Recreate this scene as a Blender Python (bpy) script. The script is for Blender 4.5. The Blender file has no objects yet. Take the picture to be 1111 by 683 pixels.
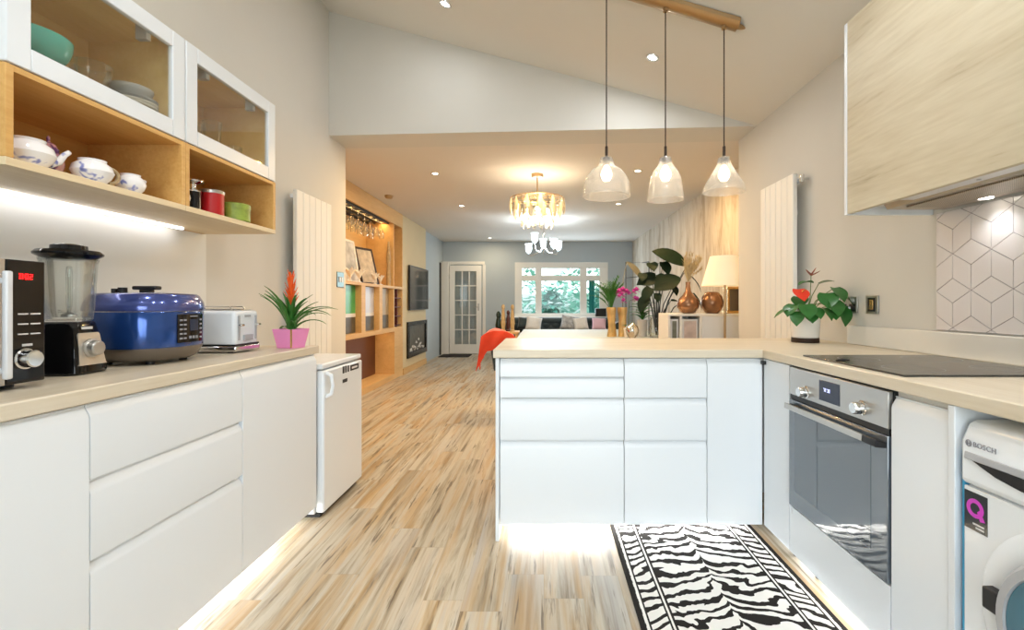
import bpy, bmesh, math, random
from mathutils import Vector, Matrix
R = math.radians
random.seed(7)
SC = bpy.context.scene
COL = SC.collection
F = 515.0; CX = 590.0; CY = 329.0; EYE = 1.141

# ------------------------------------------------------------------ helpers
OFF = {}

class MB:
    """collects shapes into one bmesh"""
    def __init__(self):
        self.bm = bmesh.new(); self.mi = 0
    def _m(self, faces):
        for f in faces: f.material_index = self.mi
    def poly(self, pts):
        f = self.bm.faces.new([self.bm.verts.new(p) for p in pts]); self._m([f]); return f
    def box(self, x0, x1, y0, y1, z0, z1, M=None):
        P = [(x0,y0,z0),(x1,y0,z0),(x1,y1,z0),(x0,y1,z0),(x0,y0,z1),(x1,y0,z1),(x1,y1,z1),(x0,y1,z1)]
        if M: P = [M @ Vector(p) for p in P]
        v = [self.bm.verts.new(p) for p in P]
        fs = [self.bm.faces.new([v[i] for i in q]) for q in ((0,3,2,1),(4,5,6,7),(0,1,5,4),(1,2,6,5),(2,3,7,6),(3,0,4,7))]
        self._m(fs); return self
    def prism(self, poly, a, b, fn):
        """poly of (p,q), swept from a to b; fn(p,q,t) -> xyz"""
        n = len(poly)
        A = [self.bm.verts.new(fn(p,q,a)) for p,q in poly]
        B = [self.bm.verts.new(fn(p,q,b)) for p,q in poly]
        fs = [self.bm.faces.new(A[::-1]), self.bm.faces.new(B)]
        for i in range(n):
            j = (i+1) % n
            fs.append(self.bm.faces.new([A[i],A[j],B[j],B[i]]))
        self._m(fs); return self
    def lathe(self, prof, c=(0,0,0), seg=32, axis='z', closed=True, M=None, sq=None):
        """prof: list of (r, h). axis letter, optional superellipse power sq"""
        rings = []
        c = Vector(c)
        def mp(r, h, a):
            ca, sa = math.cos(a), math.sin(a)
            if sq:
                k = (abs(ca)**sq + abs(sa)**sq) ** (-1.0/sq); ca *= k; sa *= k
            if axis == 'z': v = Vector((r*ca, r*sa, h))
            elif axis == 'x': v = Vector((h, r*ca, r*sa))
            else: v = Vector((r*ca, h, r*sa))
            if M: v = M @ v
            return v + c
        for r, h in prof:
            if r < 1e-6: rings.append([self.bm.verts.new(mp(0,h,0))])
            else: rings.append([self.bm.verts.new(mp(r,h,2*math.pi*i/seg)) for i in range(seg)])
        fs = []
        for A, B in zip(rings, rings[1:]):
            for i in range(seg):
                j = (i+1) % seg
                if len(A) == 1 and len(B) == 1: continue
                if len(A) == 1: fs.append(self.bm.faces.new([A[0],B[j],B[i]]))
                elif len(B) == 1: fs.append(self.bm.faces.new([A[i],A[j],B[0]]))
                else: fs.append(self.bm.faces.new([A[i],A[j],B[j],B[i]]))
        if closed:
            if len(rings[0]) > 1: fs.append(self.bm.faces.new(rings[0][::-1]))
            if len(rings[-1]) > 1: fs.append(self.bm.faces.new(rings[-1]))
        self._m(fs); return self
    def cyl(self, c, r, h, axis='z', seg=24, r2=None, M=None):
        return self.lathe([(r,0),(r if r2 is None else r2,h)], c, seg, axis, M=M)
    def tube(self, pts, rad, seg=8, cap=True, flat=None):
        pts = [Vector(p) for p in pts]; n = len(pts)
        if not isinstance(rad, (list,tuple)): rad = [rad]*n
        rings = []; up = None
        for i, p in enumerate(pts):
            t = (pts[min(i+1,n-1)] - pts[max(i-1,0)]).normalized()
            if up is None:
                up = Vector((0,0,1)) if abs(t.z) < .9 else Vector((1,0,0))
            s = t.cross(up)
            if s.length < 1e-6: s = t.cross(Vector((0,1,0)))
            s.normalize(); up = s.cross(t).normalized()
            rings.append([self.bm.verts.new(p + s*math.cos(2*math.pi*k/seg)*rad[i] + up*math.sin(2*math.pi*k/seg)*rad[i]*(flat or 1)) for k in range(seg)])
        fs = []
        for A, B in zip(rings, rings[1:]):
            for k in range(seg):
                j = (k+1) % seg
                fs.append(self.bm.faces.new([A[k],A[j],B[j],B[k]]))
        if cap:
            fs.append(self.bm.faces.new(rings[0][::-1])); fs.append(self.bm.faces.new(rings[-1]))
        self._m(fs); return self
    def ball(self, c, r, sx=1, sy=1, sz=1, seg=20, M=None):
        prof = [(r*math.sin(math.pi*i/12), -r*math.cos(math.pi*i/12)) for i in range(13)]
        prof[0] = (0,-r); prof[-1] = (0,r)
        S = Matrix.Diagonal((sx,sy,sz)).to_3x3()
        if M: S = M.to_3x3() @ S
        return self.lathe(prof, c, seg, 'z', M=S)
    def grid(self, fn, nu, nv, thick=0):
        """surface fn(u,v) u,v in 0..1 with optional thickness (offset along normal)"""
        top = [[Vector(fn(i/nu, j/nv)) for j in range(nv+1)] for i in range(nu+1)]
        def nrm(i,j):
            a = top[min(i+1,nu)][j]-top[max(i-1,0)][j]; b = top[i][min(j+1,nv)]-top[i][max(j-1,0)]
            c = a.cross(b); return c.normalized() if c.length > 1e-9 else Vector((0,0,1))
        V = [[self.bm.verts.new(top[i][j]) for j in range(nv+1)] for i in range(nu+1)]
        fs = [self.bm.faces.new([V[i][j],V[i+1][j],V[i+1][j+1],V[i][j+1]]) for i in range(nu) for j in range(nv)]
        if thick:
            W = [[self.bm.verts.new(top[i][j]-nrm(i,j)*thick) for j in range(nv+1)] for i in range(nu+1)]
            fs += [self.bm.faces.new([W[i][j],W[i][j+1],W[i+1][j+1],W[i+1][j]]) for i in range(nu) for j in range(nv)]
            for i in range(nu):
                fs.append(self.bm.faces.new([V[i][0],W[i][0],W[i+1][0],V[i+1][0]]))
                fs.append(self.bm.faces.new([V[i][nv],V[i+1][nv],W[i+1][nv],W[i][nv]]))
            for j in range(nv):
                fs.append(self.bm.faces.new([V[0][j],V[0][j+1],W[0][j+1],W[0][j]]))
                fs.append(self.bm.faces.new([V[nu][j],W[nu][j],W[nu][j+1],V[nu][j+1]]))
        self._m(fs); return self
    def leaf(self, p0, az, elev, L, W, curl=.6, shape='lance', fold=.25, n=8, roll=0, th=.0012):
        """az, elev, curl in radians"""
        p = Vector(p0); pts = []
        for i in range(n+1):
            t = i/n
            e = elev - curl*t
            d = Vector((math.cos(az)*math.cos(e), math.sin(az)*math.cos(e), math.sin(e)))
            u = Vector((-math.cos(az)*math.sin(e), -math.sin(az)*math.sin(e), math.cos(e)))
            s = Vector((-math.sin(az), math.cos(az), 0))
            s2 = s*math.cos(roll) + u*math.sin(roll); u2 = u*math.cos(roll) - s*math.sin(roll)
            if shape == 'lance': w = (1-t)**.6 * min(1, .55+3*t)
            elif shape == 'oval': w = math.sin(math.pi*min(1,max(0,t*.96+.04)))**.75
            elif shape == 'heart': w = (math.sin(math.pi*min(1,t*.8+.2))**.7)*(1-t**4)**.5
            else: w = math.sin(math.pi*min(1,t+.02))
            w = max(w, .03)*W/2
            pts.append((p.copy(), s2, u2, w)); p = p + d*(L/n)
        V = []
        for q, s, u, w in pts:
            V.append([self.bm.verts.new(q - s*w + u*fold*w), self.bm.verts.new(q), self.bm.verts.new(q + s*w + u*fold*w),
                      self.bm.verts.new(q - s*w + u*(fold*w-th)), self.bm.verts.new(q-u*th), self.bm.verts.new(q + s*w + u*(fold*w-th))])
        fs = []
        for A, B in zip(V, V[1:]):
            fs.append(self.bm.faces.new([A[0],A[1],B[1],B[0]])); fs.append(self.bm.faces.new([A[1],A[2],B[2],B[1]]))
            fs.append(self.bm.faces.new([A[4],A[3],B[3],B[4]])); fs.append(self.bm.faces.new([A[5],A[4],B[4],B[5]]))
            fs.append(self.bm.faces.new([A[3],A[0],B[0],B[3]])); fs.append(self.bm.faces.new([A[2],A[5],B[5],B[2]]))
        self._m(fs); return p

def T(name, label, cat, loc=(0,0,0), rot=0, group=None, local=False):
    o = bpy.data.objects.new(name, None); COL.objects.link(o)
    o.empty_display_size = .05
    o.location = loc; o.rotation_euler = (0,0,rot)
    o['label'] = label; o['category'] = cat
    if group: o['group'] = group
    OFF[o.name] = Vector((0,0,0)) if local else Vector(loc)
    return o

def O(name, mb, mats, parent=None, bevel=0, smooth=True, label=None, cat=None, group=None, kind=None, ang=38, recalc=True, bseg=2):
    bm = mb.bm
    if recalc: bmesh.ops.recalc_face_normals(bm, faces=bm.faces[:])
    off = Vector((0,0,0))
    if parent is not None: off = OFF[parent.name]
    elif kind is None or label:
        # top-level single mesh: origin at its base
        if len(bm.verts):
            lo = Vector([min(v.co[i] for v in bm.verts) for i in range(3)]); hi = Vector([max(v.co[i] for v in bm.verts) for i in range(3)])
            off = Vector(((lo.x+hi.x)/2, (lo.y+hi.y)/2, lo.z))
    if off.length: bmesh.ops.translate(bm, verts=bm.verts[:], vec=-off)
    me = bpy.data.meshes.new(name); bm.to_mesh(me); bm.free()
    if not isinstance(mats, (list,tuple)): mats = [mats]
    for m in mats: me.materials.append(m)
    if smooth:
        me.shade_smooth(); me.set_sharp_from_angle(angle=R(ang))
    o = bpy.data.objects.new(name, me); COL.objects.link(o)
    if parent is not None:
        o.parent = parent; OFF[o.name] = OFF[parent.name]
    else:
        o.location = off; OFF[o.name] = off
    if bevel:
        b = o.modifiers.new('bevel','BEVEL'); b.width = bevel; b.segments = bseg; b.limit_method = 'ANGLE'; b.angle_limit = R(40)
    if label: o['label'] = label
    if cat: o['category'] = cat
    if group: o['group'] = group
    if kind: o['kind'] = kind
    return o

def S(name, mb, mat, parent=None, bevel=0, smooth=False):
    return O(name, mb, mat, parent, bevel, smooth, kind='structure' if parent is None else None)

def bx(*a): return MB().box(*a)

def px(x, y, Y): return ((x-CX)*Y/F, Y, EYE-(y-CY)*Y/F)

# ------------------------------------------------------------------ materials
def lin(c):
    return tuple((v/12.92 if v <= .04045 else ((v+.055)/1.055)**2.4) for v in c)
def rgb(r, g, b): return lin((r/255., g/255., b/255.)) + (1,)

def mat(name, c, rough=.5, metal=0, spec=.5, emit=None, es=0, trans=0, ior=1.45, coat=0, noise=0, nscale=30, sheen=0):
    m = bpy.data.materials.new(name); m.use_nodes = True
    nt = m.node_tree; p = nt.nodes['Principled BSDF']
    p.inputs['Base Color'].default_value = c
    p.inputs['Roughness'].default_value = rough
    p.inputs['Metallic'].default_value = metal
    p.inputs['Specular IOR Level'].default_value = spec
    p.inputs['IOR'].default_value = ior
    if trans: p.inputs['Transmission Weight'].default_value = trans
    if coat: p.inputs['Coat Weight'].default_value = coat; p.inputs['Coat Roughness'].default_value = .05
    if sheen: p.inputs['Sheen Weight'].default_value = sheen
    if emit: p.inputs['Emission Color'].default_value = emit; p.inputs['Emission Strength'].default_value = es
    # every surface gets a faint procedural variation of its own
    tc = nt.nodes.new('ShaderNodeTexCoord'); nz = nt.nodes.new('ShaderNodeTexNoise')
    nz.inputs['Scale'].default_value = nscale; nz.inputs['Detail'].default_value = 3
    nt.links.new(tc.outputs['Object'], nz.inputs['Vector'])
    if noise:
        mx = nt.nodes.new('ShaderNodeMix'); mx.data_type = 'RGBA'; mx.blend_type = 'MULTIPLY'
        mx.inputs[6].default_value = c; mx.inputs[0].default_value = noise
        cr = nt.nodes.new('ShaderNodeValToRGB'); cr.color_ramp.elements[0].position = .3; cr.color_ramp.elements[1].position = .7
        cr.color_ramp.elements[0].color = (.25,.25,.25,1)
        nt.links.new(nz.outputs['Fac'], cr.inputs[0]); nt.links.new(cr.outputs[0], mx.inputs[7])
        nt.links.new(mx.outputs[2], p.inputs['Base Color'])
    else:
        mr = nt.nodes.new('ShaderNodeMapRange'); mr.inputs[3].default_value = max(0, rough-.02); mr.inputs[4].default_value = min(1, rough+.02)
        nt.links.new(nz.outputs['Fac'], mr.inputs[0]); nt.links.new(mr.outputs[0], p.inputs['Roughness'])
    return m

def glassy(name, tint=(1,1,1,1), refl=.12, rough=.02):
    """thin clear glass: transparent + fresnel gloss"""
    m = bpy.data.materials.new(name); m.use_nodes = True; nt = m.node_tree; nt.nodes.clear()
    out = nt.nodes.new('ShaderNodeOutputMaterial'); mx = nt.nodes.new('ShaderNodeMixShader')
    tr = nt.nodes.new('ShaderNodeBsdfTransparent'); tr.inputs[0].default_value = tint
    gl = nt.nodes.new('ShaderNodeBsdfGlossy'); gl.inputs['Roughness'].default_value = rough
    lw = nt.nodes.new('ShaderNodeLayerWeight'); lw.inputs['Blend'].default_value = .3
    mr = nt.nodes.new('ShaderNodeMapRange'); mr.inputs[3].default_value = refl*.2; mr.inputs[4].default_value = min(1, refl*3)
    nt.links.new(lw.outputs['Fresnel'], mr.inputs[0]); nt.links.new(mr.outputs[0], mx.inputs[0])
    nt.links.new(tr.outputs[0], mx.inputs[1]); nt.links.new(gl.outputs[0], mx.inputs[2]); nt.links.new(mx.outputs[0], out.inputs[0])
    return m

def wood(name, cols, axis='y', scale=6, stretch=14, rough=.45, fine=.35, spec=.4):
    """streaky wood along axis; cols = list of (pos, rgba)"""
    m = bpy.data.materials.new(name); m.use_nodes = True; nt = m.node_tree; p = nt.nodes['Principled BSDF']
    tc = nt.nodes.new('ShaderNodeTexCoord'); mp = nt.nodes.new('ShaderNodeMapping')
    sc = {'x':(1/stretch,1,1),'y':(1,1/stretch,1),'z':(1,1,1/stretch)}[axis]
    mp.inputs['Scale'].default_value = sc
    nt.links.new(tc.outputs['Object'], mp.inputs[0])
    n1 = nt.nodes.new('ShaderNodeTexNoise'); n1.inputs['Scale'].default_value = scale; n1.inputs['Detail'].default_value = 6; n1.inputs['Roughness'].default_value = .6; n1.inputs['Distortion'].default_value = .6
    n2 = nt.nodes.new('ShaderNodeTexNoise'); n2.inputs['Scale'].default_value = scale*9; n2.inputs['Detail'].default_value = 2
    nt.links.new(mp.outputs[0], n1.inputs[0]); nt.links.new(mp.outputs[0], n2.inputs[0])
    ad = nt.nodes.new('ShaderNodeMix'); ad.inputs[0].default_value = fine
    nt.links.new(n1.outputs['Fac'], ad.inputs[2]); nt.links.new(n2.outputs['Fac'], ad.inputs[3])
    cr = nt.nodes.new('ShaderNodeValToRGB'); el = cr.color_ramp.elements
    while len(el) < len(cols): el.new(.5)
    for e, (pp, c) in zip(el, cols): e.position = pp; e.color = c
    nt.links.new(ad.outputs[0], cr.inputs[0]); nt.links.new(cr.outputs[0], p.inputs['Base Color'])
    p.inputs['Roughness'].default_value = rough; p.inputs['Specular IOR Level'].default_value = spec
    return m

class G:
    """tiny node graph helper"""
    def __init__(s, name):
        s.m = bpy.data.materials.new(name); s.m.use_nodes = True; s.nt = s.m.node_tree; s.p = s.nt.nodes['Principled BSDF']
        s.tc = s.nt.nodes.new('ShaderNodeTexCoord')
    def set(s, sock, v):
        if hasattr(v, 'is_output') or isinstance(v, bpy.types.NodeSocket): s.nt.links.new(v, sock)
        else: sock.default_value = v
    def math(s, op, a, b=0, c=0):
        n = s.nt.nodes.new('ShaderNodeMath'); n.operation = op
        for i, v in enumerate((a,b,c)): s.set(n.inputs[i], v)
        return n.outputs[0]
    def sep(s, v):
        n = s.nt.nodes.new('ShaderNodeSeparateXYZ'); s.set(n.inputs[0], v); return n.outputs
    def comb(s, x, y, z):
        n = s.nt.nodes.new('ShaderNodeCombineXYZ')
        for i, v in enumerate((x,y,z)): s.set(n.inputs[i], v)
        return n.outputs[0]
    def noise(s, v, scale, detail=3, rough=.5, dist=0):
        n = s.nt.nodes.new('ShaderNodeTexNoise'); s.set(n.inputs['Vector'], v); n.inputs['Scale'].default_value = scale
        n.inputs['Detail'].default_value = detail; n.inputs['Roughness'].default_value = rough; n.inputs['Distortion'].default_value = dist
        return n.outputs['Fac']
    def white(s, v):
        n = s.nt.nodes.new('ShaderNodeTexWhiteNoise'); n.noise_dimensions = '3D'; s.set(n.inputs['Vector'], v); return n.outputs['Value']
    def ramp(s, f, cols, interp='LINEAR'):
        n = s.nt.nodes.new('ShaderNodeValToRGB'); n.color_ramp.interpolation = interp; el = n.color_ramp.elements
        while len(el) < len(cols): el.new(.5)
        for e, (pp, c) in zip(el, cols): e.position = pp; e.color = c
        s.set(n.inputs[0], f); return n.outputs[0]
    def mix(s, f, a, b, blend='MIX'):
        n = s.nt.nodes.new('ShaderNodeMix'); n.data_type = 'RGBA'; n.blend_type = blend
        s.set(n.inputs[0], f); s.set(n.inputs[6], a); s.set(n.inputs[7], b); return n.outputs[2]
    def bump(s, h, st=.2, d=.002):
        n = s.nt.nodes.new('ShaderNodeBump'); n.inputs['Strength'].default_value = st; n.inputs['Distance'].default_value = d
        s.set(n.inputs['Height'], h); s.nt.links.new(n.outputs[0], s.p.inputs['Normal'])

M = {}
M['white'] = mat('white_lacquer', rgb(224,229,234), .30, spec=.4)
M['white_gloss'] = mat('white_enamel', rgb(228,233,238), .2)
M['white_paint'] = mat('white_paint', rgb(228,227,222), .5)
M['carcass'] = mat('white_carcass', rgb(222,222,218), .5)
M['wall'] = mat('warm_grey_wall_paint', rgb(210,209,204), .85, spec=.2, noise=.03, nscale=3)
M['wallbright'] = mat('white_splash_panel', rgb(222,223,220), .35)
M['ceil'] = mat('kitchen_ceiling_paint', rgb(222,221,216), .9, spec=.1, noise=.02, nscale=2)
M['ceil_l'] = mat('living_ceiling_paint', rgb(218,214,208), .9, spec=.1, noise=.02, nscale=2)
M['bluewall'] = mat('pale_blue_grey_wall_paint', rgb(178,188,194), .85, spec=.2, noise=.03, nscale=3)
M['dark_slot'] = mat('shadow_slot', rgb(30,30,32), .7)
M['steel'] = mat('brushed_steel', rgb(190,188,184), .32, metal=.85)
M['chrome'] = mat('chrome', rgb(225,225,225), .08, metal=1)
M['black_gloss'] = mat('black_gloss', rgb(14,14,16), .08)
M['black'] = mat('black_plastic', rgb(22,22,24), .4)
M['black_matt'] = mat('black_matt_metal', rgb(18,18,20), .55)
M['oven_glass'] = mat('dark_oven_glass', rgb(84,94,104), .05, spec=1.0, ior=1.8)
M['hob'] = mat('black_ceramic_glass', rgb(44,42,40), .22, spec=.8)
M['glass'] = glassy('clear_glass')
M['glass2'] = glassy('clear_thick_glass', (.97,.985,.98,1), .17)
M['cabglass'] = glassy('faintly_smoked_cabinet_glass', (.98,.97,.93,1), .06)
M['pane'] = glassy('window_pane', (.97,1,1,1), .06)
M['teal_glass'] = mat('teal_glass', rgb(86,184,180), .08)
def milky(name, k):
    m = glassy(name, (.98,.97,.95,1), .12, .05); nt = m.node_tree
    out = nt.nodes['Material Output']; src = out.inputs[0].links[0].from_socket
    mx = nt.nodes.new('ShaderNodeMixShader'); mx.inputs[0].default_value = k
    tl = nt.nodes.new('ShaderNodeBsdfTranslucent'); tl.inputs[0].default_value = (.95,.93,.9,1)
    df = nt.nodes.new('ShaderNodeBsdfDiffuse'); df.inputs[0].default_value = (.95,.93,.9,1)
    m2 = nt.nodes.new('ShaderNodeMixShader'); nt.links.new(tl.outputs[0], m2.inputs[1]); nt.links.new(df.outputs[0], m2.inputs[2])
    nt.links.new(src, mx.inputs[1]); nt.links.new(m2.outputs[0], mx.inputs[2]); nt.links.new(mx.outputs[0], out.inputs[0])
    return m
M['shade_glass'] = milky('ribbed_shade_glass', .22)
M['brass'] = mat('brushed_brass', rgb(178,150,112), .3, metal=.85)
M['gold'] = mat('pale_gold', rgb(214,176,112), .25, metal=.85, noise=.25, nscale=14)
M['copper'] = mat('bronze_copper', rgb(164,122,92), .25, metal=.7, noise=.5, nscale=9)
M['cream'] = mat('cream_lamp_shade', rgb(240,230,208), .8, emit=rgb(255,226,170), es=.25)
M['bulb'] = mat('glowing_bulb', rgb(255,240,215), .3, emit=rgb(255,236,205), es=9)
M['led'] = mat('white_led_strip', rgb(255,255,250), .4, emit=rgb(250,252,255), es=50)
M['led_under'] = mat('under_cabinet_led', rgb(255,255,250), .4, emit=rgb(250,250,255), es=8)
M['led_warm'] = mat('amber_led_strip', rgb(255,190,100), .4, emit=rgb(255,170,70), es=20)
M['spot'] = mat('spot_light_lens', rgb(255,250,240), .3, emit=rgb(255,244,225), es=14)
M['green'] = mat('leaf_green', rgb(60,120,48), .42, noise=.35, nscale=25)
M['green_dark'] = mat('dark_leaf_green', rgb(16,36,24), .55, spec=.15, noise=.4, nscale=20)
M['green_mid'] = mat('glossy_leaf_green', rgb(52,112,50), .3, noise=.35, nscale=25)
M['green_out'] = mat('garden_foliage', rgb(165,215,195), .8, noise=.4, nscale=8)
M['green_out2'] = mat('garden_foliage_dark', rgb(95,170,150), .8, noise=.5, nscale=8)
M['orange_petal'] = mat('orange_bract', rgb(236,96,32), .45, noise=.15, nscale=30)
M['red_petal'] = mat('red_spathe', rgb(226,60,38), .3)
M['pink_pot'] = mat('pink_glazed_pot', rgb(234,146,198), .3)
M['pink_petal'] = mat('magenta_petal', rgb(206,70,170), .5, noise=.3, nscale=40)
M['stem'] = mat('green_stem', rgb(92,116,60), .5)
M['stem_dark'] = mat('dark_stem', rgb(34,38,30), .5)
M['soil'] = mat('potting_soil', rgb(52,38,28), .95, noise=.5, nscale=80)
M['darkbrown'] = mat('dark_brown_base', rgb(50,34,24), .5)
M['ceramic'] = mat('white_ceramic', rgb(236,234,230), .15)
M['red_throw'] = mat('orange_red_fleece', rgb(222,62,28), .95, noise=.15, nscale=20, sheen=.4)
M['red_tin'] = mat('red_tin', rgb(178,30,34), .3)
M['green_tin'] = mat('green_tin', rgb(150,170,70), .4, noise=.55, nscale=28)
M['sofa'] = mat('dark_green_velvet', rgb(44,56,56), .7, sheen=.3, noise=.25, nscale=12)
M['cush_w'] = mat('off_white_cushion', rgb(222,218,212), .95, noise=.12, nscale=30)
M['cush_p'] = mat('patterned_cushion', rgb(196,196,196), .95, noise=.7, nscale=16)
M['cush_pink'] = mat('dusty_pink_cushion', rgb(214,178,190), .95)
M['blue_metal'] = mat('blue_metallic_enamel', rgb(34,72,140), .16, metal=.55, coat=.6)
M['blue_lid'] = mat('blue_violet_enamel', rgb(70,84,150), .18, metal=.5, coat=.6)
M['bronze'] = mat('bronze_trim', rgb(122,114,106), .32, metal=.7)
M['champagne'] = mat('champagne_metal', rgb(196,190,180), .3, metal=.5)
M['blue_strip'] = mat('blue_film', rgb(60,160,205), .3)
M['grey'] = mat('mid_grey_plastic', rgb(168,170,174), .4)
M['lightgrey'] = mat('light_grey_plastic', rgb(212,214,217), .35)
M['red_led'] = mat('red_display', rgb(255,30,30), .4, emit=rgb(255,25,30), es=3)
M['white_led'] = mat('white_display', rgb(220,225,255), .4, emit=rgb(215,222,255), es=1.2)
M['display'] = mat('blue_black_display', rgb(50,58,78), .1)
M['text_grey'] = mat('grey_print', rgb(140,142,150), .5)
M['text_white'] = mat('white_print', rgb(215,215,215), .5)
M['grout'] = mat('grey_grout', rgb(140,132,136), .8)
M['tile'] = mat('white_tile', rgb(224,220,220), .18)
M['brownpanel'] = mat('dark_brown_panel', rgb(98,58,36), .55, noise=.1, nscale=6)
M['tvscreen'] = mat('tv_screen', rgb(24,26,30), .1)
M['firebox'] = mat('firebox_black', rgb(16,16,18), .25)
M['pebble'] = mat('pale_pebble', rgb(200,198,196), .7)
M['art_grey'] = mat('grey_flower_print', rgb(216,216,216), .6, noise=.75, nscale=7)
M['art_cream'] = mat('cream_bird_print', rgb(212,198,178), .6, noise=.55, nscale=11)
M['reflect_green'] = mat('green_reflection', rgb(72,166,96), .3, noise=.35, nscale=5)  # this and the next three: reflections painted on niche panels; last also the firebox
M['reflect_blue'] = mat('pale_blue_reflection', rgb(198,206,224), .3, noise=.1, nscale=5)
M['reflect_beige'] = mat('beige_reflection', rgb(176,160,130), .3, noise=.3, nscale=5)
M['reflect_firebox_dark'] = mat('grey_reflection_and_firebox', rgb(96,92,80), .4, noise=.6, nscale=12)
M['photo_dark'] = mat('dim_green_photo', rgb(120,124,110), .4, noise=.5, nscale=20)
M['photo_pink'] = mat('photo_of_pale_hat', rgb(206,190,184), .4, noise=.4, nscale=12)
M['winered'] = mat('wine_rack_red', rgb(96,40,36), .5, noise=.3, nscale=20)
M['carved'] = mat('carved_wood', rgb(190,166,126), .6, noise=.4, nscale=25)
M['bottle_green'] = mat('dark_green_bottle', rgb(28,44,38), .15)
M['bottle_red'] = mat('dark_red_wood', rgb(76,34,26), .3)
M['pampas'] = mat('dried_grass', rgb(196,178,138), .95, noise=.3, nscale=30)
M['mat'] = mat('dark_doormat', rgb(40,34,32), .95, noise=.4, nscale=40)
M['teal_reflect_plate'] = mat('teal_reflection_plate', rgb(110,132,130), .3, metal=.6)  # teal in the base colour stands for reflections in the chrome plate
M['golden_trunk'] = mat('gold_leaf_bark', rgb(222,188,126), .35, metal=.4, noise=.5, nscale=10)
M['crystal'] = glassy('crystal', (.98,.96,.90,1), .3, .03)
M['crystal_amber'] = mat('champagne_crystal', rgb(236,228,204), .12, metal=.25)
M['frost'] = mat('frosted_tulip_glass', rgb(225,235,240), .3, emit=rgb(225,240,250), es=1.6)
M['tealaround'] = mat('teal_curtain', rgb(30,130,125), .8)
M['mugwhite'] = mat('white_mug', rgb(230,228,222), .3)
M['petal_blue'] = mat('blue_flower_glaze', rgb(92,104,170), .25)
M['alu'] = mat('hood_grey_metal', rgb(168,160,146), .35, metal=.6)
M['asphalt'] = mat('patio_grey', rgb(170,175,175), .9)
M['fence'] = mat('pale_garden_fence', rgb(205,215,210), .8)

M['worktop_y'] = wood('ash_worktop_long', [(.3,rgb(196,182,156)),(.5,rgb(212,200,178)),(.7,rgb(221,211,193))], 'y', 9, 16, .32)
M['worktop_x'] = wood('ash_worktop_wide', [(.3,rgb(196,182,156)),(.5,rgb(212,200,178)),(.7,rgb(221,211,193))], 'x', 9, 16, .36)
M['oak_y'] = wood('oak_board', [(.3,rgb(196,146,76)),(.55,rgb(212,166,98)),(.75,rgb(222,182,118))], 'y', 10, 12, .5)
M['cab_oak'] = wood('golden_cabinet_board', [(.3,rgb(232,198,132)),(.55,rgb(242,212,150)),(.75,rgb(246,222,170))], 'y', 10, 12, .5)
M['oak_pale'] = wood('pale_oak_edge', [(.3,rgb(212,188,148)),(.55,rgb(224,204,168)),(.75,rgb(232,214,182))], 'y', 10, 12, .5)
M['hoodwood'] = wood('limed_oak_front', [(.30,rgb(158,142,116)),(.42,rgb(190,178,152)),(.58,rgb(202,192,168)),(.78,rgb(212,203,180))], 'y', 7, 9, .5, fine=.3)
M['mediawood'] = wood('honey_oak', [(.3,rgb(198,158,104)),(.55,rgb(212,174,118)),(.75,rgb(220,184,132))], 'y', 6, 10, .5)

def floor_mat():
    g = G('distressed_wood_planks')
    x, y, z = g.sep(g.tc.outputs['Object'])
    W, L = .155, 1.25
    xi = g.math('FLOOR', g.math('DIVIDE', x, W))
    shift = g.math('MULTIPLY', g.white(g.comb(xi, 3.3, 0)), L)
    ys = g.math('ADD', y, shift)
    yi = g.math('FLOOR', g.math('DIVIDE', ys, L))
    rnd = g.white(g.comb(xi, yi, 1.7)); rnd2 = g.white(g.comb(xi, yi, 9.1))
    # streaks along the plank
    sv = g.comb(g.math('MULTIPLY', x, 1), g.math('MULTIPLY', y, .055), g.math('MULTIPLY', rnd, 20))
    n1 = g.noise(sv, 18, 6, .65, .5)
    sv2 = g.comb(g.math('MULTIPLY', x, 1), g.math('MULTIPLY', y, .075), g.math('MULTIPLY', rnd2, 30))
    n2 = g.noise(sv2, 11, 5, .6, .5)
    sv3 = g.comb(x, g.math('MULTIPLY', y, .06), g.math('MULTIPLY', rnd, 7))
    n3 = g.noise(sv3, 42, 4, .6, .2)
    base = g.ramp(n1, [(.28,rgb(92,78,62)),(.40,rgb(150,138,118)),(.54,rgb(190,182,164)),(.72,rgb(172,170,164))])
    ochre = g.ramp(n2, [(.46,(0,0,0,1)),(.62,(1,1,1,1))])
    col = g.mix(g.math('MULTIPLY', ochre, .52), base, rgb(178,134,62))
    grey = g.ramp(g.noise(sv2, 5, 4, .5, .3), [(.54,(0,0,0,1)),(.68,(1,1,1,1))])
    col = g.mix(g.math('MULTIPLY', grey, .6), col, rgb(176,178,180))
    dark = g.ramp(n3, [(.33,(1,1,1,1)),(.41,(0,0,0,1))])
    col = g.mix(g.math('MULTIPLY', dark, .75), col, rgb(76,62,48))
    bright = g.math('ADD', .88, g.math('MULTIPLY', rnd, .16))
    cb = g.comb(bright, bright, bright)
    col = g.mix(1.0, col, cb, 'MULTIPLY')
    fx = g.math('FRACT', g.math('DIVIDE', x, W)); fy = g.math('FRACT', g.math('DIVIDE', ys, L))
    ex = g.math('LESS_THAN', g.math('ABSOLUTE', g.math('SUBTRACT', fx, .5)), .49)
    ey = g.math('LESS_THAN', g.math('ABSOLUTE', g.math('SUBTRACT', fy, .5)), .4985)
    seam = g.math('SUBTRACT', 1, g.math('MULTIPLY', ex, ey))
    col = g.mix(g.math('MULTIPLY', seam, .18), col, rgb(110,90,70))
    g.nt.links.new(col, g.p.inputs['Base Color'])
    g.p.inputs['Roughness'].default_value = .38; g.p.inputs['Specular IOR Level'].default_value = .4
    g.bump(n1, .12, .002)
    return g.m
M['floor'] = floor_mat()

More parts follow.
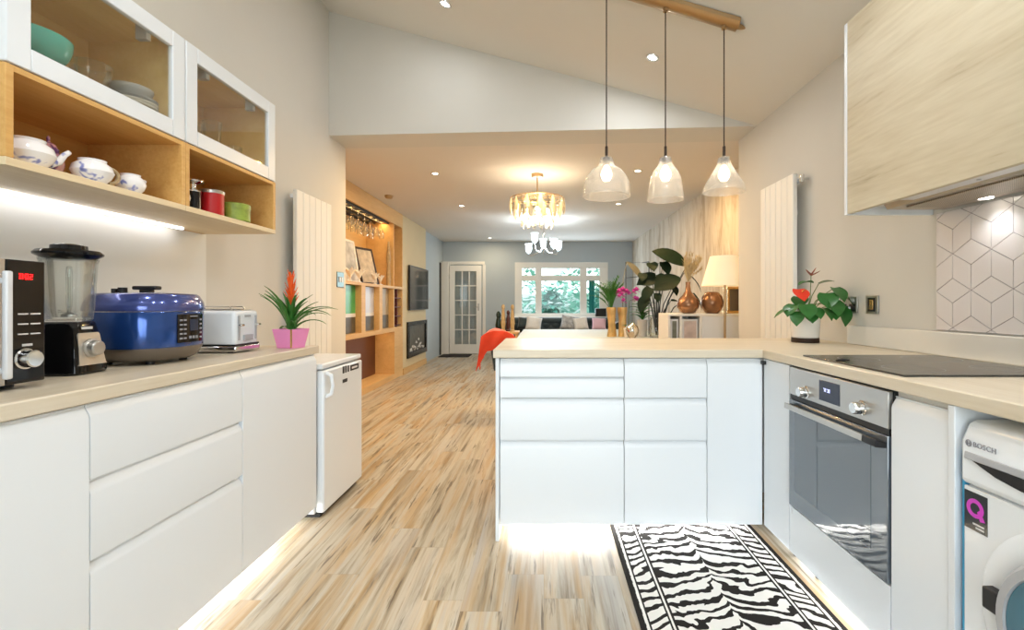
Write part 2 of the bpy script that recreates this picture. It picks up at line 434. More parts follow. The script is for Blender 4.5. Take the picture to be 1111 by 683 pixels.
def rug_mat(w):
    """zebra hide runner: object x across (0 at centre), y along"""
    g = G('zebra_stripe_weave')
    x, y, z = g.sep(g.tc.outputs['Object'])
    ax = g.math('ABSOLUTE', g.math('ADD', x, g.math('MULTIPLY', g.math('SUBTRACT', g.noise(g.comb(0, y, 0), 5, 2), .5), .10)))
    n = g.noise(g.comb(x, y, 2.0), 5.0, 3, .5, .6)
    n2 = g.noise(g.comb(x, y, 8.0), 13.0, 2, .5, 0)
    # chevrons swept towards the far end, flattening out at the sides
    sweep = g.math('MULTIPLY', g.math('SUBTRACT', g.math('POWER', ax, .5), g.math('MULTIPLY', ax, .9)), .30)
    ph = g.math('ADD', g.math('ADD', y, sweep), g.math('ADD', g.math('MULTIPLY', g.math('SUBTRACT', n, .5), .22), g.math('MULTIPLY', g.math('SUBTRACT', n2, .5), .05)))
    wv = g.math('SINE', g.math('MULTIPLY', ph, 2*math.pi/.064))
    width = g.math('ADD', -.22, g.math('MULTIPLY', g.math('SUBTRACT', g.noise(g.comb(x,y,4.0), 7, 2), .5), 1.5))
    stripe = g.math('LESS_THAN', wv, width)
    # border lane: short stripes of their own
    wb = g.math('SINE', g.math('MULTIPLY', g.math('ADD', g.math('ADD', y, g.math('MULTIPLY', ax, .5)), g.math('MULTIPLY', n, .16)), 2*math.pi/.055))
    sb = g.math('LESS_THAN', wb, -.25)
    axx = g.math('ABSOLUTE', x)
    inner = w/2 - .125
    lane = g.math('GREATER_THAN', axx, inner)
    s = g.math('ADD', g.math('MULTIPLY', lane, sb), g.math('MULTIPLY', g.math('SUBTRACT', 1, lane), stripe))
    def band(c, h): return g.math('LESS_THAN', g.math('ABSOLUTE', g.math('SUBTRACT', axx, c)), h)
    lines = g.math('MAXIMUM', g.math('MAXIMUM', band(inner, .0045), band(inner+.016, .0035)), g.math('MAXIMUM', band(w/2-.034, .0035), g.math('GREATER_THAN', axx, w/2-.019)))
    white = g.math('MAXIMUM', band(inner+.008, .004), band(w/2-.0255, .005))
    s = g.math('MULTIPLY', s, g.math('SUBTRACT', 1, white))
    s = g.math('MINIMUM', 1, g.math('MAXIMUM', s, lines))
    col = g.mix(s, rgb(232,230,225), rgb(38,35,33))
    g.nt.links.new(col, g.p.inputs['Base Color'])
    g.p.inputs['Roughness'].default_value = .95; g.p.inputs['Specular IOR Level'].default_value = .1
    g.bump(g.noise(g.tc.outputs['Object'], 600, 1), .3, .002)
    return g.m

def wallpaper_mat():
    g = G('mottled_beige_wallpaper')
    x, y, z = g.sep(g.tc.outputs['Object'])
    n = g.noise(g.comb(x, y, g.math('MULTIPLY', z, .25)), 6, 5, .65, .8)
    col = g.ramp(n, [(.34,rgb(168,154,134)),(.5,rgb(196,186,170)),(.66,rgb(206,200,190))])
    g.nt.links.new(col, g.p.inputs['Base Color']); g.p.inputs['Roughness'].default_value = .8
    return g.m
M['paper'] = wallpaper_mat()

def floral_mat():
    g = G('blue_flowers_on_white_porcelain')
    n = g.noise(g.tc.outputs['Object'], 26, 2, .5, .2)
    col = g.ramp(n, [(.60,rgb(236,234,234)),(.65,rgb(140,148,200)),(.74,rgb(84,92,164))])
    g.nt.links.new(col, g.p.inputs['Base Color']); g.p.inputs['Roughness'].default_value = .12
    return g.m
M['floral'] = floral_mat()

def pink_floral_mat():
    g = G('plum_and_pink_glaze')
    n = g.noise(g.tc.outputs['Object'], 30, 2, .5, .2)
    col = g.ramp(n, [(.42,rgb(224,176,168)),(.52,rgb(206,150,160)),(.6,rgb(96,60,110))])
    g.nt.links.new(col, g.p.inputs['Base Color']); g.p.inputs['Roughness'].default_value = .2
    return g.m
M['pinkfloral'] = pink_floral_mat()

def mesh_filter_mat():
    g = G('hood_filter_mesh')
    x, y, z = g.sep(g.tc.outputs['Object'])
    a = g.math('SINE', g.math('MULTIPLY', x, 900)); b = g.math('SINE', g.math('MULTIPLY', y, 900))
    f = g.math('GREATER_THAN', g.math('MULTIPLY', a, b), .25)
    g.nt.links.new(g.mix(f, rgb(170,160,142), rgb(110,102,90)), g.p.inputs['Base Color'])
    g.p.inputs['Metallic'].default_value = .6; g.p.inputs['Roughness'].default_value = .4
    return g.m
M['filter'] = mesh_filter_mat()
# ================================================================== SETTING
S('floor', bx(-2.75,2.5,-2.6,11.0,-.06,0), M['floor'])
# kitchen left wall with the thick jamb of the opening
S('wall_left', bx(-2.75,-1.81,-2.6,4.335,0,3.75), M['wall'])
S('wall_right', bx(1.70,2.5,-2.6,4.14,0,3.0), M['wall'])
# wall above the opening, a little skewed, its top following the sloped ceiling
def ceil_z(X): return 2.56 + (1.70 - X)*.2963
mb = MB()
pl = [(-1.81,4.0),(1.70,3.79),(1.70,4.14),(-1.81,4.335)]
v0 = [mb.bm.verts.new((a,b,2.555)) for a,b in pl]; v1 = [mb.bm.verts.new((a,b,ceil_z(a)+.02)) for a,b in pl]
mb.bm.faces.new(v0[::-1]); mb.bm.faces.new(v1)
for i in range(4): mb.bm.faces.new([v0[i],v0[(i+1)%4],v1[(i+1)%4],v1[i]])
S('wall_front', mb, M['wall'])
mb = MB(); mb.prism([(-1.81,ceil_z(-1.81)),(1.70,ceil_z(1.70)),(1.70,ceil_z(1.70)+.12),(-1.81,ceil_z(-1.81)+.12)], -2.6, 4.34, lambda p,q,t:(p,t,q))
S('ceiling', mb, M['ceil'])
# kitchen rear wall with the wide garden doors that light the room (behind the viewer)
rear = MB()
rear.box(-1.81,-1.45,-2.6,-2.48,0,3.6); rear.box(1.35,1.70,-2.6,-2.48,0,3.6); rear.box(-1.45,1.35,-2.6,-2.48,2.25,3.6)
S('wall_rear', rear, M['wall'])
fr = MB()
for xx in (-1.45,-.55,.37,1.29): fr.box(xx,xx+.06,-2.57,-2.51,0,2.25)
fr.box(-1.45,1.35,-2.57,-2.51,2.19,2.25); fr.box(-1.45,1.35,-2.57,-2.51,0,.06)
d2 = S('door_2', fr, M['white_paint'])
O('pane', bx(-1.39,1.29,-2.545,-2.539,.06,2.19), M['pane'], d2)

# living room shell
mb = MB()
k_ = (4.14-4.335)/(1.70+1.81)
mb.prism([(-2.75,4.335-k_*.94),(2.5,4.14+k_*.8),(2.5,11.0),(-2.75,11.0)], 2.555, 2.66, lambda p,q,t:(p,q,t))
S('ceiling_living', mb, M['ceil_l'])
S('wall_living_left', bx(-2.75,-2.68,4.335,9.05,0,2.555), M['wall'])
S('wall_hall_side', bx(-2.75,-2.31,9.05,10.87,0,2.555), M['bluewall'])
S('wall_living_right', bx(2.03,2.5,4.14,10.87,0,2.555), M['paper'])
WX0, WX1, WZ0, WZ1 = -.633, 1.435, .866, 2.05
wb = MB(); wb.box(-2.75,WX0,10.87,11.0,0,2.555); wb.box(WX1,2.5,10.87,11.0,0,2.555)
wb.box(WX0,WX1,10.87,11.0,0,WZ0); wb.box(WX0,WX1,10.87,11.0,WZ1,2.555)
S('wall_back', wb, M['bluewall'])
bb = MB(); bb.box(-2.3,2.03,10.852,10.87,0,.12)
S('baseboard_back', bb, M['white_paint'])

# far window: frame with a transom, two narrow sashes and a wide middle light
fw = MB(); ya, yb = 10.84, 10.97
fw.box(WX0-.03,WX1+.03,ya,yb,WZ1-.10,WZ1+.03); fw.box(WX0-.03,WX1+.03,ya,yb,WZ0-.02,WZ0+.05)
for a,b in ((WX0-.03,-.50),(-.19,-.05),(.83,.98),(1.28,WX1+.03)): fw.box(a,b,ya,yb,WZ0+.05,WZ1-.10)
for a,b in ((-.50,-.19),(-.05,.83),(.98,1.28)): fw.box(a,b,ya+.02,yb-.02,1.66,1.78)
win = S('window_1', fw, M['white_paint'], bevel=.006)
O('pane', bx(WX0,WX1,10.925,10.93,WZ0,WZ1-.02), M['pane'], win)
O('window_sill', bx(WX0-.08,WX1+.08,10.70,10.86,WZ0-.055,WZ0-.02), M['white_paint'], win, bevel=.005)
O('curtain_strip', MB().prism([(1.30+.016*i, 10.81+.012*(-1)**i) for i in range(9)] + [(1.43-.016*i, 10.835+.012*(-1)**i) for i in range(9)], WZ0+.06, 1.66, lambda p,q,t:(p-.27,q,t)), M['tealaround'], win)

# glazed door at the far end (15 panes) and its frame
dx0, dx1, dY = -2.125, -1.41, 10.72
dm = MB()
st, tr_, br_ = .115, .13, .21
dm.box(dx0,dx0+st,dY,dY+.04,.01,2.0); dm.box(dx1-st,dx1,dY,dY+.04,.01,2.0)
dm.box(dx0+st,dx1-st,dY,dY+.04,.01,.01+br_); dm.box(dx0+st,dx1-st,dY,dY+.04,2.0-tr_,2.0)
gx0, gx1, gz0, gz1 = dx0+st, dx1-st, .01+br_, 2.0-tr_
for i in (1,2):
    xx = gx0+(gx1-gx0)*i/3; dm.box(xx-.011,xx+.011,dY+.005,dY+.035,gz0,gz1)
for j in range(1,5):
    zz = gz0+(gz1-gz0)*j/5; dm.box(gx0,gx1,dY+.005,dY+.035,zz-.011,zz+.011)
door = S('door_1', dm, M['white_paint'], bevel=.003)
O('pane', bx(gx0,gx1,dY+.018,dY+.022,gz0,gz1), M['glass2'], door)
hd = MB(); hd.box(dx1-.085,dx1-.045,dY-.008,dY,.98,1.14); hd.tube([(dx1-.065,dY-.008,1.06),(dx1-.065,dY-.05,1.06),(dx1-.17,dY-.05,1.06)], .009)
O('door_handle', hd, M['steel'], door)
for zz in (.25,1.7): O('hinge', bx(dx0-.012,dx0+.004,dY-.006,dY+.004,zz,zz+.1), M['steel'], door)
S('trim_1', MB().box(-2.31,-2.14,10.66,10.87,0,2.08).box(-2.31,-1.35,10.84,10.87,2.03,2.10).box(-1.40,-1.33,10.84,10.87,0,2.03), M['white_paint'], bevel=.004)
S('door_gap_shade', MB().box(-2.31,-2.30,10.50,10.64,0.0,2.05), M['dark_slot'])  # dark strip painted in for the shade of the door opening
O('doormat', MB().box(-2.24,-1.6,10.05,10.58,.001,.016), M['mat'], label='dark doormat on the wood floor in front of the white glazed door', cat='doormat', bevel=.004)
# light switch beside far door
t = T('light_switch','small steel light switch on the pale wall beside the glazed door','switch',(-2.31,9.62,1.22))
O('plate', bx(-2.31,-2.30,9.58,9.66,1.18,1.26), M['steel'], t, bevel=.003)
O('rocker', bx(-2.30,-2.295,9.605,9.635,1.205,1.235), M['grey'], t)

# outside the far window
S('ground_garden', bx(-7,7,11.0,22,-.1,-.02), M['asphalt'])
S('fence_garden', bx(-7,7,18,18.1,-.02,1.5), M['fence'])
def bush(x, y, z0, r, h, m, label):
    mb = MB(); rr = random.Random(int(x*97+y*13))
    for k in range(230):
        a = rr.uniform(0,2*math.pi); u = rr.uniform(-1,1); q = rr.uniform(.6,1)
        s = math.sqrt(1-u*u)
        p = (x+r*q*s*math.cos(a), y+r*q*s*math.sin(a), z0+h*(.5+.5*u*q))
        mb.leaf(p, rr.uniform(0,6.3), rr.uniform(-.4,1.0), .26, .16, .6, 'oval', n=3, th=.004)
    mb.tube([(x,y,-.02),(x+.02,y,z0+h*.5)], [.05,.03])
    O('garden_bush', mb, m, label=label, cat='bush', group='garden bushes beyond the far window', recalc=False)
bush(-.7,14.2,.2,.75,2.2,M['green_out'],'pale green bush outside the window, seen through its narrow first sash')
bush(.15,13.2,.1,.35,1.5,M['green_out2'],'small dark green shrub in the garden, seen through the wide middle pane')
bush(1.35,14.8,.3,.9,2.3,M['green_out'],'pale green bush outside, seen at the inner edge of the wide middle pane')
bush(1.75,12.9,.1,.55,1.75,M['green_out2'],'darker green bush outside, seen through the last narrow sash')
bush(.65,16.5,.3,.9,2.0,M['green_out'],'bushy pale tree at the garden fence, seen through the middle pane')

# ================================================================== KITCHEN, LEFT RUN
LX = -1.189           # plane of the left fronts
RX = 1.055            # plane of the right fronts
PY = 2.279            # plane of the peninsula fronts
TH = .020
def lipped(h):        # handleless front: the upper edge curls back into a grip
    return [(0,0),(TH,0),(TH,h-.040),(TH-.003,h-.030),(TH-.010,h-.018),(TH-.014,h-.010),(TH-.012,h-.004),(0,h-.004)]
def flat(h):
    return [(0,.0015),(TH,.0015),(TH,h-.0035),(0,h-.0035)]
def front(run, u0, u1, z0, z1, lip=True):
    """run: L/R/P; u along the run"""
    g = .0015
    mb = MB(); prof = lipped(z1-z0) if lip else flat(z1-z0)
    if run == 'L': fn = lambda d,h,t:(LX-TH+d, t, z0+h)
    elif run == 'R': fn = lambda d,h,t:(RX+TH-d, t, z0+h)
    else: fn = lambda d,h,t:(t, PY+TH-d, z0+h)
    mb.prism(prof, u0+g, u1-g, fn)
    return mb
def base_cabinet(name, run, u0, u1, kinds, label, cat='cabinet', back=None):
    """kinds: list of (partname, height) from the bottom z=.08"""
    if run == 'L': t = T(name, label, cat, (-1.5,(u0+u1)/2,.08)); body = bx(-1.79,LX-TH-.002,u0+.001,u1-.001,.08,.874)
    elif run == 'R': t = T(name, label, cat, (1.38,(u0+u1)/2,.08)); body = bx(RX+TH+.002,1.66,u0+.001,u1-.001,.08,.874)
    else: t = T(name, label, cat, ((u0+u1)/2,2.58,.08)); body = bx(u0+.001,u1-.001,PY+TH+.002,2.86,.08,.874)
    O('body', body, M['carcass'], t)
    z = .08
    for k, h in kinds:
        O('drawer_front' if k == 'drawer' else 'door' if k == 'door' else 'filler_panel', front(run,u0,u1,z,z+h,lip=(k!='panel')), M['white'], t, bevel=.0015); z += h
    return t
base_cabinet('base_cabinet','L',.55,1.244,[('door',.80)],'white base cabinet with one plain door under the microwave')
base_cabinet('drawer_cabinet','L',1.244,1.874,[('drawer',.385),('drawer',.213),('drawer',.202)],'white three-drawer base cabinet under the blue cooker')
base_cabinet('base_cabinet','L',1.874,2.485,[('door',.80)],'white base cabinet with one door next to the small fridge')
O('worktop', bx(-1.805,LX+.004,.3,2.505,.880,.920), M['worktop_y'], label='long pale wood worktop carrying the microwave, cooker and toaster', cat='worktop', bevel=.004)
def kickboard(label, loc, board, strip):
    t = T('kickboard', label, 'kickboard', loc)
    O('board', bx(*board), M['white_paint'], t)
    O('led_strip', bx(*strip), M['led'], t, smooth=False)
kickboard('white kickboard with a glowing LED strip under the cabinets beneath the long worktop', (-1.41,1.5,0), (-1.42,-1.40,.55,2.485,.0005,.0795), (-1.40,-1.388,.6,2.45,.060,.078))

# fridge
t = T('fridge','small white under-counter fridge at the end of the long worktop','fridge',(-1.45,2.79,0))
fy0, fy1 = 2.513, 3.045
O('body', bx(-1.755,-1.215,fy0,fy1,.022,.79), M['white_gloss'], t, bevel=.006)
O('lid', bx(-1.765,-1.172,fy0-.004,fy1+.002,.79,.82), M['white_gloss'], t, bevel=.008)
O('door', bx(-1.208,-1.165,fy0,fy1,.03,.783), M['white_gloss'], t, bevel=.010)
hb = MB(); hb.tube([(-1.168,fy0+.035,.64),(-1.142,fy0+.04,.655),(-1.135,fy0+.042,.70),(-1.142,fy0+.04,.755),(-1.168,fy0+.035,.77)], [.012,.011,.010,.011,.012], 10)
O('handle', hb, M['white_gloss'], t)
bd = MB()
for a,b,c,d in ((.235,.26,.735,.775),(.27,.29,.735,.775),(.305,.325,.735,.772),(.345,.47,.735,.768),(.235,.30,.68,.70)):
    bd.box(-1.1655,-1.1635,fy0+a,fy0+b,c,d)
bw = bd; bw.mi = 1; bw.box(-1.1655,-1.1634,fy0+.365,fy0+.45,.745,.757)
O('badge', bw, [M['black'],M['lightgrey']], t, label='black lettered badge')
kb = MB(); kb.box(-1.72,-1.195,fy0+.02,fy1-.02,.001,.0225)
O('foot_rail', kb, M['black'], t)

# splash panel on the wall with its small white vertical stop
O('splashback', bx(-1.8085,-1.80,.3,2.53,.921,1.507), M['wallbright'], label='white splashback panel on the wall behind the blender and cooker', cat='splashback')
# ------------------------------------------------------------------ wall units, left
UX = -1.42
def wall_unit(y0, y1, label):
    t = T('wall_cabinet', label, 'cabinet', (-1.61,(y0+y1)/2,1.782))
    c = MB(); e = .018
    c.box(-1.806,-1.788,y0,y1,1.782,2.185)
    c.box(-1.788,UX-.022,y0,y0+e,1.782,2.185); c.box(-1.788,UX-.022,y1-e,y1,1.782,2.185)
    c.box(-1.788,UX-.022,y0+e,y1-e,1.782,1.800); c.box(-1.788,UX-.022,y0+e,y1-e,2.167,2.185)
    O('body', c, M['cab_oak'], t)
    O('shelf', bx(-1.787,UX-.03,y0+e+.001,y1-e-.001,1.852,1.860), M['glass2'], t)
    d = MB(); w = .062; g = .002; a, b = y0+g, y1-g; z0, z1 = 1.784, 2.187
    d.box(UX-.02,UX,a,a+w,z0,z1); d.box(UX-.02,UX,b-w,b,z0,z1); d.box(UX-.02,UX,a+w,b-w,z0,z0+w); d.box(UX-.02,UX,a+w,b-w,z1-w,z1)
    dd = O('door', d, M['white'], t, bevel=.003)
    O('glass_pane', bx(UX-.013,UX-.009,a+w-.004,b-w+.004,z0+w-.004,z1-w+.004), M['cabglass'], dd)
    for yy in (a+.14, b-.16): O('hinge', bx(UX-.06,UX-.021,yy,yy+.02,2.10,2.165), M['grey'], t)
    return t
wall_unit(1.252,1.882,'white framed glass-door wall cabinet holding teal glassware and plates')
wall_unit(1.884,2.513,'white framed glass-door wall cabinet holding tumblers, above the red tin')
def open_shelf(y0, y1, label, l0, l1):
    t = T('open_shelf', label, 'shelf', (-1.61,(y0+y1)/2,1.508)); e = .020
    c = MB()
    c.box(-1.806,-1.790,y0,y1,1.508,1.779)
    O('back_panel', c, M['oak_y'], t)
    O('bottom_board', bx(-1.79,UX,y0,y1,1.508,1.530), M['oak_pale'], t, bevel=.0015)
    O('top_board', bx(-1.79,UX-.002,y0+e,y1-e,1.763,1.779), M['oak_y'], t)
    for yy in (y0, y1-e): O('side_panel', bx(-1.79,UX,yy,yy+e,1.530,1.779), M['oak_y'], t, bevel=.0015)
    O('led_strip', bx(-1.76,-1.745,l0,l1,1.499,1.508), M['led_under'], t, smooth=False)
    return t
open_shelf(1.252,1.882,'open oak shelf box holding the blue-flowered teapot and cup',1.27,1.878)
open_shelf(1.884,2.513,'open oak shelf box holding the red and green tins',1.888,2.30)

# things in the glass wall cabinets
def bowl(name, c, r, h, m, label, cat, group=None, th=.004):
    prof = [(r*.45,0),(r*.55,.004)] + [(r*(.45+.55*math.sin(i/8*math.pi/2)), h*(1-math.cos(i/8*math.pi/2)) if False else h*(i/8)**1.6+.004) for i in range(1,9)]
    prof += [(p-th, q+ (0 if i == 0 else 0)) for i,(p,q) in enumerate(reversed(prof[2:]))] + [(0,.008)]
    mb = MB().lathe([(0,0)]+prof, c, 28, closed=False)
    return O(name, mb, m, label=label, cat=cat, group=group)
z0 = 1.8605
bowl('glass_bowl', (-1.555,1.43,z0), .10,.085, M['teal_glass'],'teal glass bowl in the near end of the glass-door cabinet','bowl')
bowl('glass_bowl', (-1.712,1.345,z0), .068,.14, M['teal_glass'],'taller green-teal glass vase bowl standing behind the teal bowl','bowl')
bowl('glass_bowl', (-1.515,1.59,z0), .055,.075, M['glass2'],'small clear glass bowl beside the teal bowl','bowl')
wg = MB().lathe([(0,0),(.03,0),(.032,.006),(.006,.010),(.005,.09),(.022,.105),(.034,.13),(.036,.17),(.034,.172),(.031,.13),(.018,.108),(0,.10)], (-1.70,1.62,z0), 24, closed=False)
O('wine_glass', wg, M['glass2'], label='clear stemmed glass at the back of the glass-door cabinet', cat='glass')
for k in range(3):
    pm = MB().lathe([(0,0),(.05,0),(.078,.009),(.08,.012),(.05,.006),(0,.005)], (-1.53,1.76,z0+.0125*k), 28, closed=False)
    O('plate', pm, M['ceramic'] if k < 2 else M['grey'], label=('lowest white plate of the small stack in the glass-door cabinet','middle white plate of the small stack in the glass-door cabinet','grey plate topmost of the small stack in the glass-door cabinet')[k], cat='plate', group='stacked plates behind glass')
lb = MB().lathe([(0,0),(.045,0),(.062,.02),(.066,.03),(.066,.038),(.06,.036),(.04,.008),(0,.006)], (-1.53,1.76,z0+.039), 28, closed=False)
O('bowl', lb, M['grey'], label='shallow grey bowl resting on the stacked plates behind glass', cat='bowl')
def tumbler(x, y, r, h, m, label, name='tumbler'):
    mb = MB().lathe([(0,0),(r*.85,0),(r,h),(r-.003,h),(r*.82-.003,.01),(0,.01)], (x,y,z0), 24, closed=False)
    return O(name, mb, m, label=label, cat='glass', group='tumblers in the glass-door cabinet')
tumbler(-1.52,2.00,.036,.085,M['ceramic'],'white cup nearest the front in the cabinet above the red tin','cup')
tumbler(-1.60,2.06,.036,.14,M['glass2'],'tall clear tumbler behind the white cup in the glass-door cabinet')
tumbler(-1.53,2.19,.038,.115,M['glass2'],'clear glass jar in the middle of the second glass-door cabinet')
tumbler(-1.63,2.22,.036,.12,M['glass2'],'clear tumbler standing behind the glass jar in the wall cabinet')
tumbler(-1.52,2.33,.034,.045,M['glass2'],'low clear glass dish at the far end of the wall cabinet')

# crockery on the open shelf
zs = 1.531
def pot(name, x, y, r, h, label, cat, lid=False, handle=0, spout=0, m='floral', ang=0):
    t = T(name, label, cat, (x,y,zs))
    prof = [(0,0),(r*.55,0),(r*.6,.004),(r*.85,h*.25),(r,h*.5),(r*.9,h*.75),(r*.62,h*.92),(r*.66,h),(r*.6,h),(r*.55,h*.9),(r*.8,h*.5),(0,h*.1)]
    O('body', MB().lathe(prof, (x,y,zs), 28, closed=False), M[m], t)
    if handle:
        pts = []
        for i in range(9):
            a = -math.pi/2 + math.pi*i/8
            q = r*.88 + math.cos(a)*h*.42
            pts.append((x+math.cos(ang)*q*1, y+math.sin(ang)*q, zs+h*.52+math.sin(a)*h*.34))
        O('handle', MB().tube(pts, .006, 8), M[m] if handle == 1 else M['carved'], t)
    if spout:
        a2 = ang+math.pi
        pts = [(x+math.cos(a2)*r*q, y+math.sin(a2)*r*q, zs+h*w) for q,w in ((.8,.35),(1.25,.5),(1.5,.8),(1.7,.95))]
        O('spout', MB().tube(pts, [.016,.011,.008,.007], 10), M[m], t)
    if lid:
        O('lid', MB().lathe([(r*.6,h),(r*.45,h+.014),(r*.1,h+.022),(r*.12,h+.035),(0,h+.042)], (x,y,zs), 24, closed=False), M[m], t)
    return t
pot('teapot', -1.49,1.368,.062,.082,'white teapot with blue flowers nearest the camera on the open shelf','teapot',False,1,1,ang=R(-100))
pot('sugar_bowl', -1.54,1.475,.038,.09,'small pink and plum jar with a lid between the flowered teapot and cup','jar',True,0,0,'pinkfloral')
pot('teacup', -1.472,1.548,.055,.076,'white flowered cup with a curved brown handle, in the middle of the open shelf','cup',False,2,0,ang=R(80))
pot('cream_jug', -1.48,1.70,.045,.070,'small white jug with blue flowers nearest the shelf divider','jug',False,0,1,ang=R(-80))
t = T('mug','white mug just past the shelf divider beside the dark canister','mug',(-1.49,1.935,zs))
O('body', MB().lathe([(0,0),(.028,0),(.030,.075),(.027,.075),(.025,.006),(0,.006)], (-1.49,1.935,zs), 24, closed=False), M['mugwhite'], t)
O('handle', MB().tube([(-1.462+.018*math.sin(a),1.935,zs+.04-.02*math.cos(a)) for a in [math.pi*i/6 for i in range(7)]], .004, 8), M['mugwhite'], t)
t = T('coffee_press','dark canister with a flared steel top behind the red tin','canister',(-1.50,2.025,zs))
O('body', MB().cyl((-1.50,2.025,zs), .032, .085), M['black_gloss'], t)
O('top', MB().lathe([(.032,.085),(.034,.09),(.012,.10),(.014,.118),(.042,.128),(.042,.133),(0,.135)], (-1.50,2.025,zs), 24, closed=False), M['chrome'], t)
t = T('tin','red tin with a silver lid on the open oak shelf','tin',(-1.485,2.125,zs))
O('body', MB().cyl((-1.485,2.125,zs), .046, .098, seg=32), M['red_tin'], t)
O('lid', MB().lathe([(.047,.098),(.048,.110),(.044,.114),(0,.115)], (-1.485,2.125,zs), 32), M['steel'], t)
t = T('tin','low green patterned tin at the far end of the open oak shelf','tin',(-1.475,2.27,zs))
O('body', MB().lathe([(0,0),(.058,0),(.062,.004),(.062,.062),(0,.062)], (-1.475,2.27,zs), 32, closed=False), M['green_tin'], t)
O('lid', MB().lathe([(.064,.058),(.064,.078),(.060,.083),(0,.084)], (-1.475,2.27,zs), 32), M['green_tin'], t)

# ------------------------------------------------------------------ appliances on the left worktop
W0 = .921
t = T('microwave','black microwave with a silver handle at the near end of the worktop','microwave',(-1.53,1.04,W0))
mx0, mx1, my0, my1 = -1.74, -1.35, .80, 1.285
O('body', bx(mx0,mx1-.02,my0,my1,W0+.012,1.255), M['black'], t, bevel=.008)
O('control_panel', bx(mx1-.019,mx1,1.192,my1,W0+.014,1.253), M['black_gloss'], t, bevel=.003)
dr = MB(); dr.box(mx1-.019,mx1,my0,1.190,W0+.014,W0+.055); dr.box(mx1-.019,mx1,my0,1.190,1.215,1.253); dr.box(mx1-.019,mx1,my0,.86,W0+.055,1.215); dr.box(mx1-.019,mx1,1.165,1.190,W0+.055,1.215)
dro = O('door', dr, M['steel'], t, bevel=.002)
O('door_glass', bx(mx1-.015,mx1-.004,.86,1.165,W0+.055,1.215), M['black_gloss'], dro)
hh = MB(); hh.box(mx1+.014,mx1+.028,1.168,1.184,W0+.032,1.222); hh.box(mx1,mx1+.016,1.171,1.181,W0+.045,W0+.06); hh.box(mx1,mx1+.016,1.171,1.181,1.19,1.205)
O('handle', hh, M['lightgrey'], t, bevel=.004)
# red digits 0:00
def seg_digit(mb, y, z, h, w, on, x):
    s = h*.13
    S7 = {'a':(0,w,h-s,h),'g':(0,w,h/2-s/2,h/2+s/2),'d':(0,w,0,s),'f':(0,s,h/2,h),'b':(w-s,w,h/2,h),'e':(0,s,0,h/2),'c':(w-s,w,0,h/2)}
    for k in on:
        a,b,c,d = S7[k]; mb.box(x,x+.0008,y+a,y+b,z+c,z+d)
dg = MB()
for k, on in enumerate(('abcdef','abcdef','abged')):
    seg_digit(dg, 1.222+.0105*k+(.003 if k else 0), 1.204, .014, .0075, on, mx1)
dg.box(mx1,mx1+.0008,1.2315,1.2330,1.208,1.210); dg.box(mx1,mx1+.0008,1.2315,1.2330,1.213,1.215)
O('display', dg, M['red_led'], t)
for k in range(3):
    for q in range(2): O('button', bx(mx1,mx1+.0015,1.218+.030*q,1.242+.030*q,1.112-.026*k,1.1155-.026*k), M['text_white'], t)
O('button', bx(mx1,mx1+.0015,1.228,1.252,1.030,1.036), M['text_white'], t)
O('knob', MB().lathe([(.027,0),(.027,.006),(.0235,.008),(.022,.030),(.019,.033),(0,.033)], (mx1,1.232,.998), 28, axis='x'), M['chrome'], t)
for a in (my0+.04,my1-.04):
    for b in (mx0+.04,mx1-.06): O('foot', MB().cyl((b,a,W0), .014, .013, seg=12), M['black'], t)

# blender
bxc, byc = -1.500, 1.50
t = T('blender','black blender with a clear jug between the microwave and the blue cooker','blender',(bxc,byc,W0))
mm = Matrix.Rotation(R(8),4,'Z')
O('base', MB().lathe([(0,.0),(.070,.0),(.073,.006),(.072,.02),(.066,.08),(.054,.14),(.050,.158),(.046,.163),(0,.163)], (bxc,byc,W0), 40, sq=5, M=mm.to_3x3()), M['black_gloss'], t, ang=30)
fp = MB(); Xf = lambda z: bxc + .073 - (z-.02)*.143
fp.prism([(-.046,.028),(.046,.028),(.043,.034),(.036,.122),(.032,.128),(-.032,.128),(-.036,.122),(-.043,.034)], 0, .005, lambda p,q,tt:(bxc+.0735-(q-.02)*.150+tt, byc+p, W0+q))
O('control_plate', fp, M['champagne'], t)
kn = MB(); kc = (bxc+.0675, byc, W0+.080)
kn.lathe([(.029,0),(.029,.008),(.024,.011),(.023,.026),(.020,.029),(0,.029)], kc, 28, axis='x')
O('knob', kn, M['steel'], t)
tg = MB().box(bxc+.052,bxc+.0572,byc-.018,byc+.018,W0+.139,W0+.147)
O('badge', tg, M['text_white'], t)
O('jug', MB().lathe([(0,.166),(.046,.166),(.050,.170),(.053,.20),(.060,.345),(.064,.362),(.061,.362),(.056,.345),(.049,.20),(.044,.178),(0,.176)], (bxc,byc,W0), 40, closed=False, sq=3), M['glass2'], t)
jr = MB()
for a in (R(45),R(135),R(225),R(315)):
    jr.tube([(bxc+.052*math.cos(a),byc+.052*math.sin(a),W0+.19),(bxc+.0565*math.cos(a),byc+.0565*math.sin(a),W0+.33)], .004, 6)
O('jug_rib', jr, M['glass2'], t)
jh = MB().tube([(bxc-.040,byc+.040,W0+.335),(bxc-.070,byc+.070,W0+.325),(bxc-.076,byc+.076,W0+.28),(bxc-.068,byc+.068,W0+.22),(bxc-.036,byc+.036,W0+.205)], [.008,.009,.009,.008,.007], 10)
O('jug_handle', jh, M['glass2'], t)
O('blade', MB().lathe([(0,.178),(.02,.178),(.018,.186),(.006,.19),(.005,.205),(0,.206)], (bxc,byc,W0), 16, closed=False).box(bxc-.03,bxc+.03,byc-.006,byc+.006,W0+.192,W0+.194).box(bxc-.006,bxc+.006,byc-.03,byc+.03,W0+.198,W0+.2), M['steel'], t)
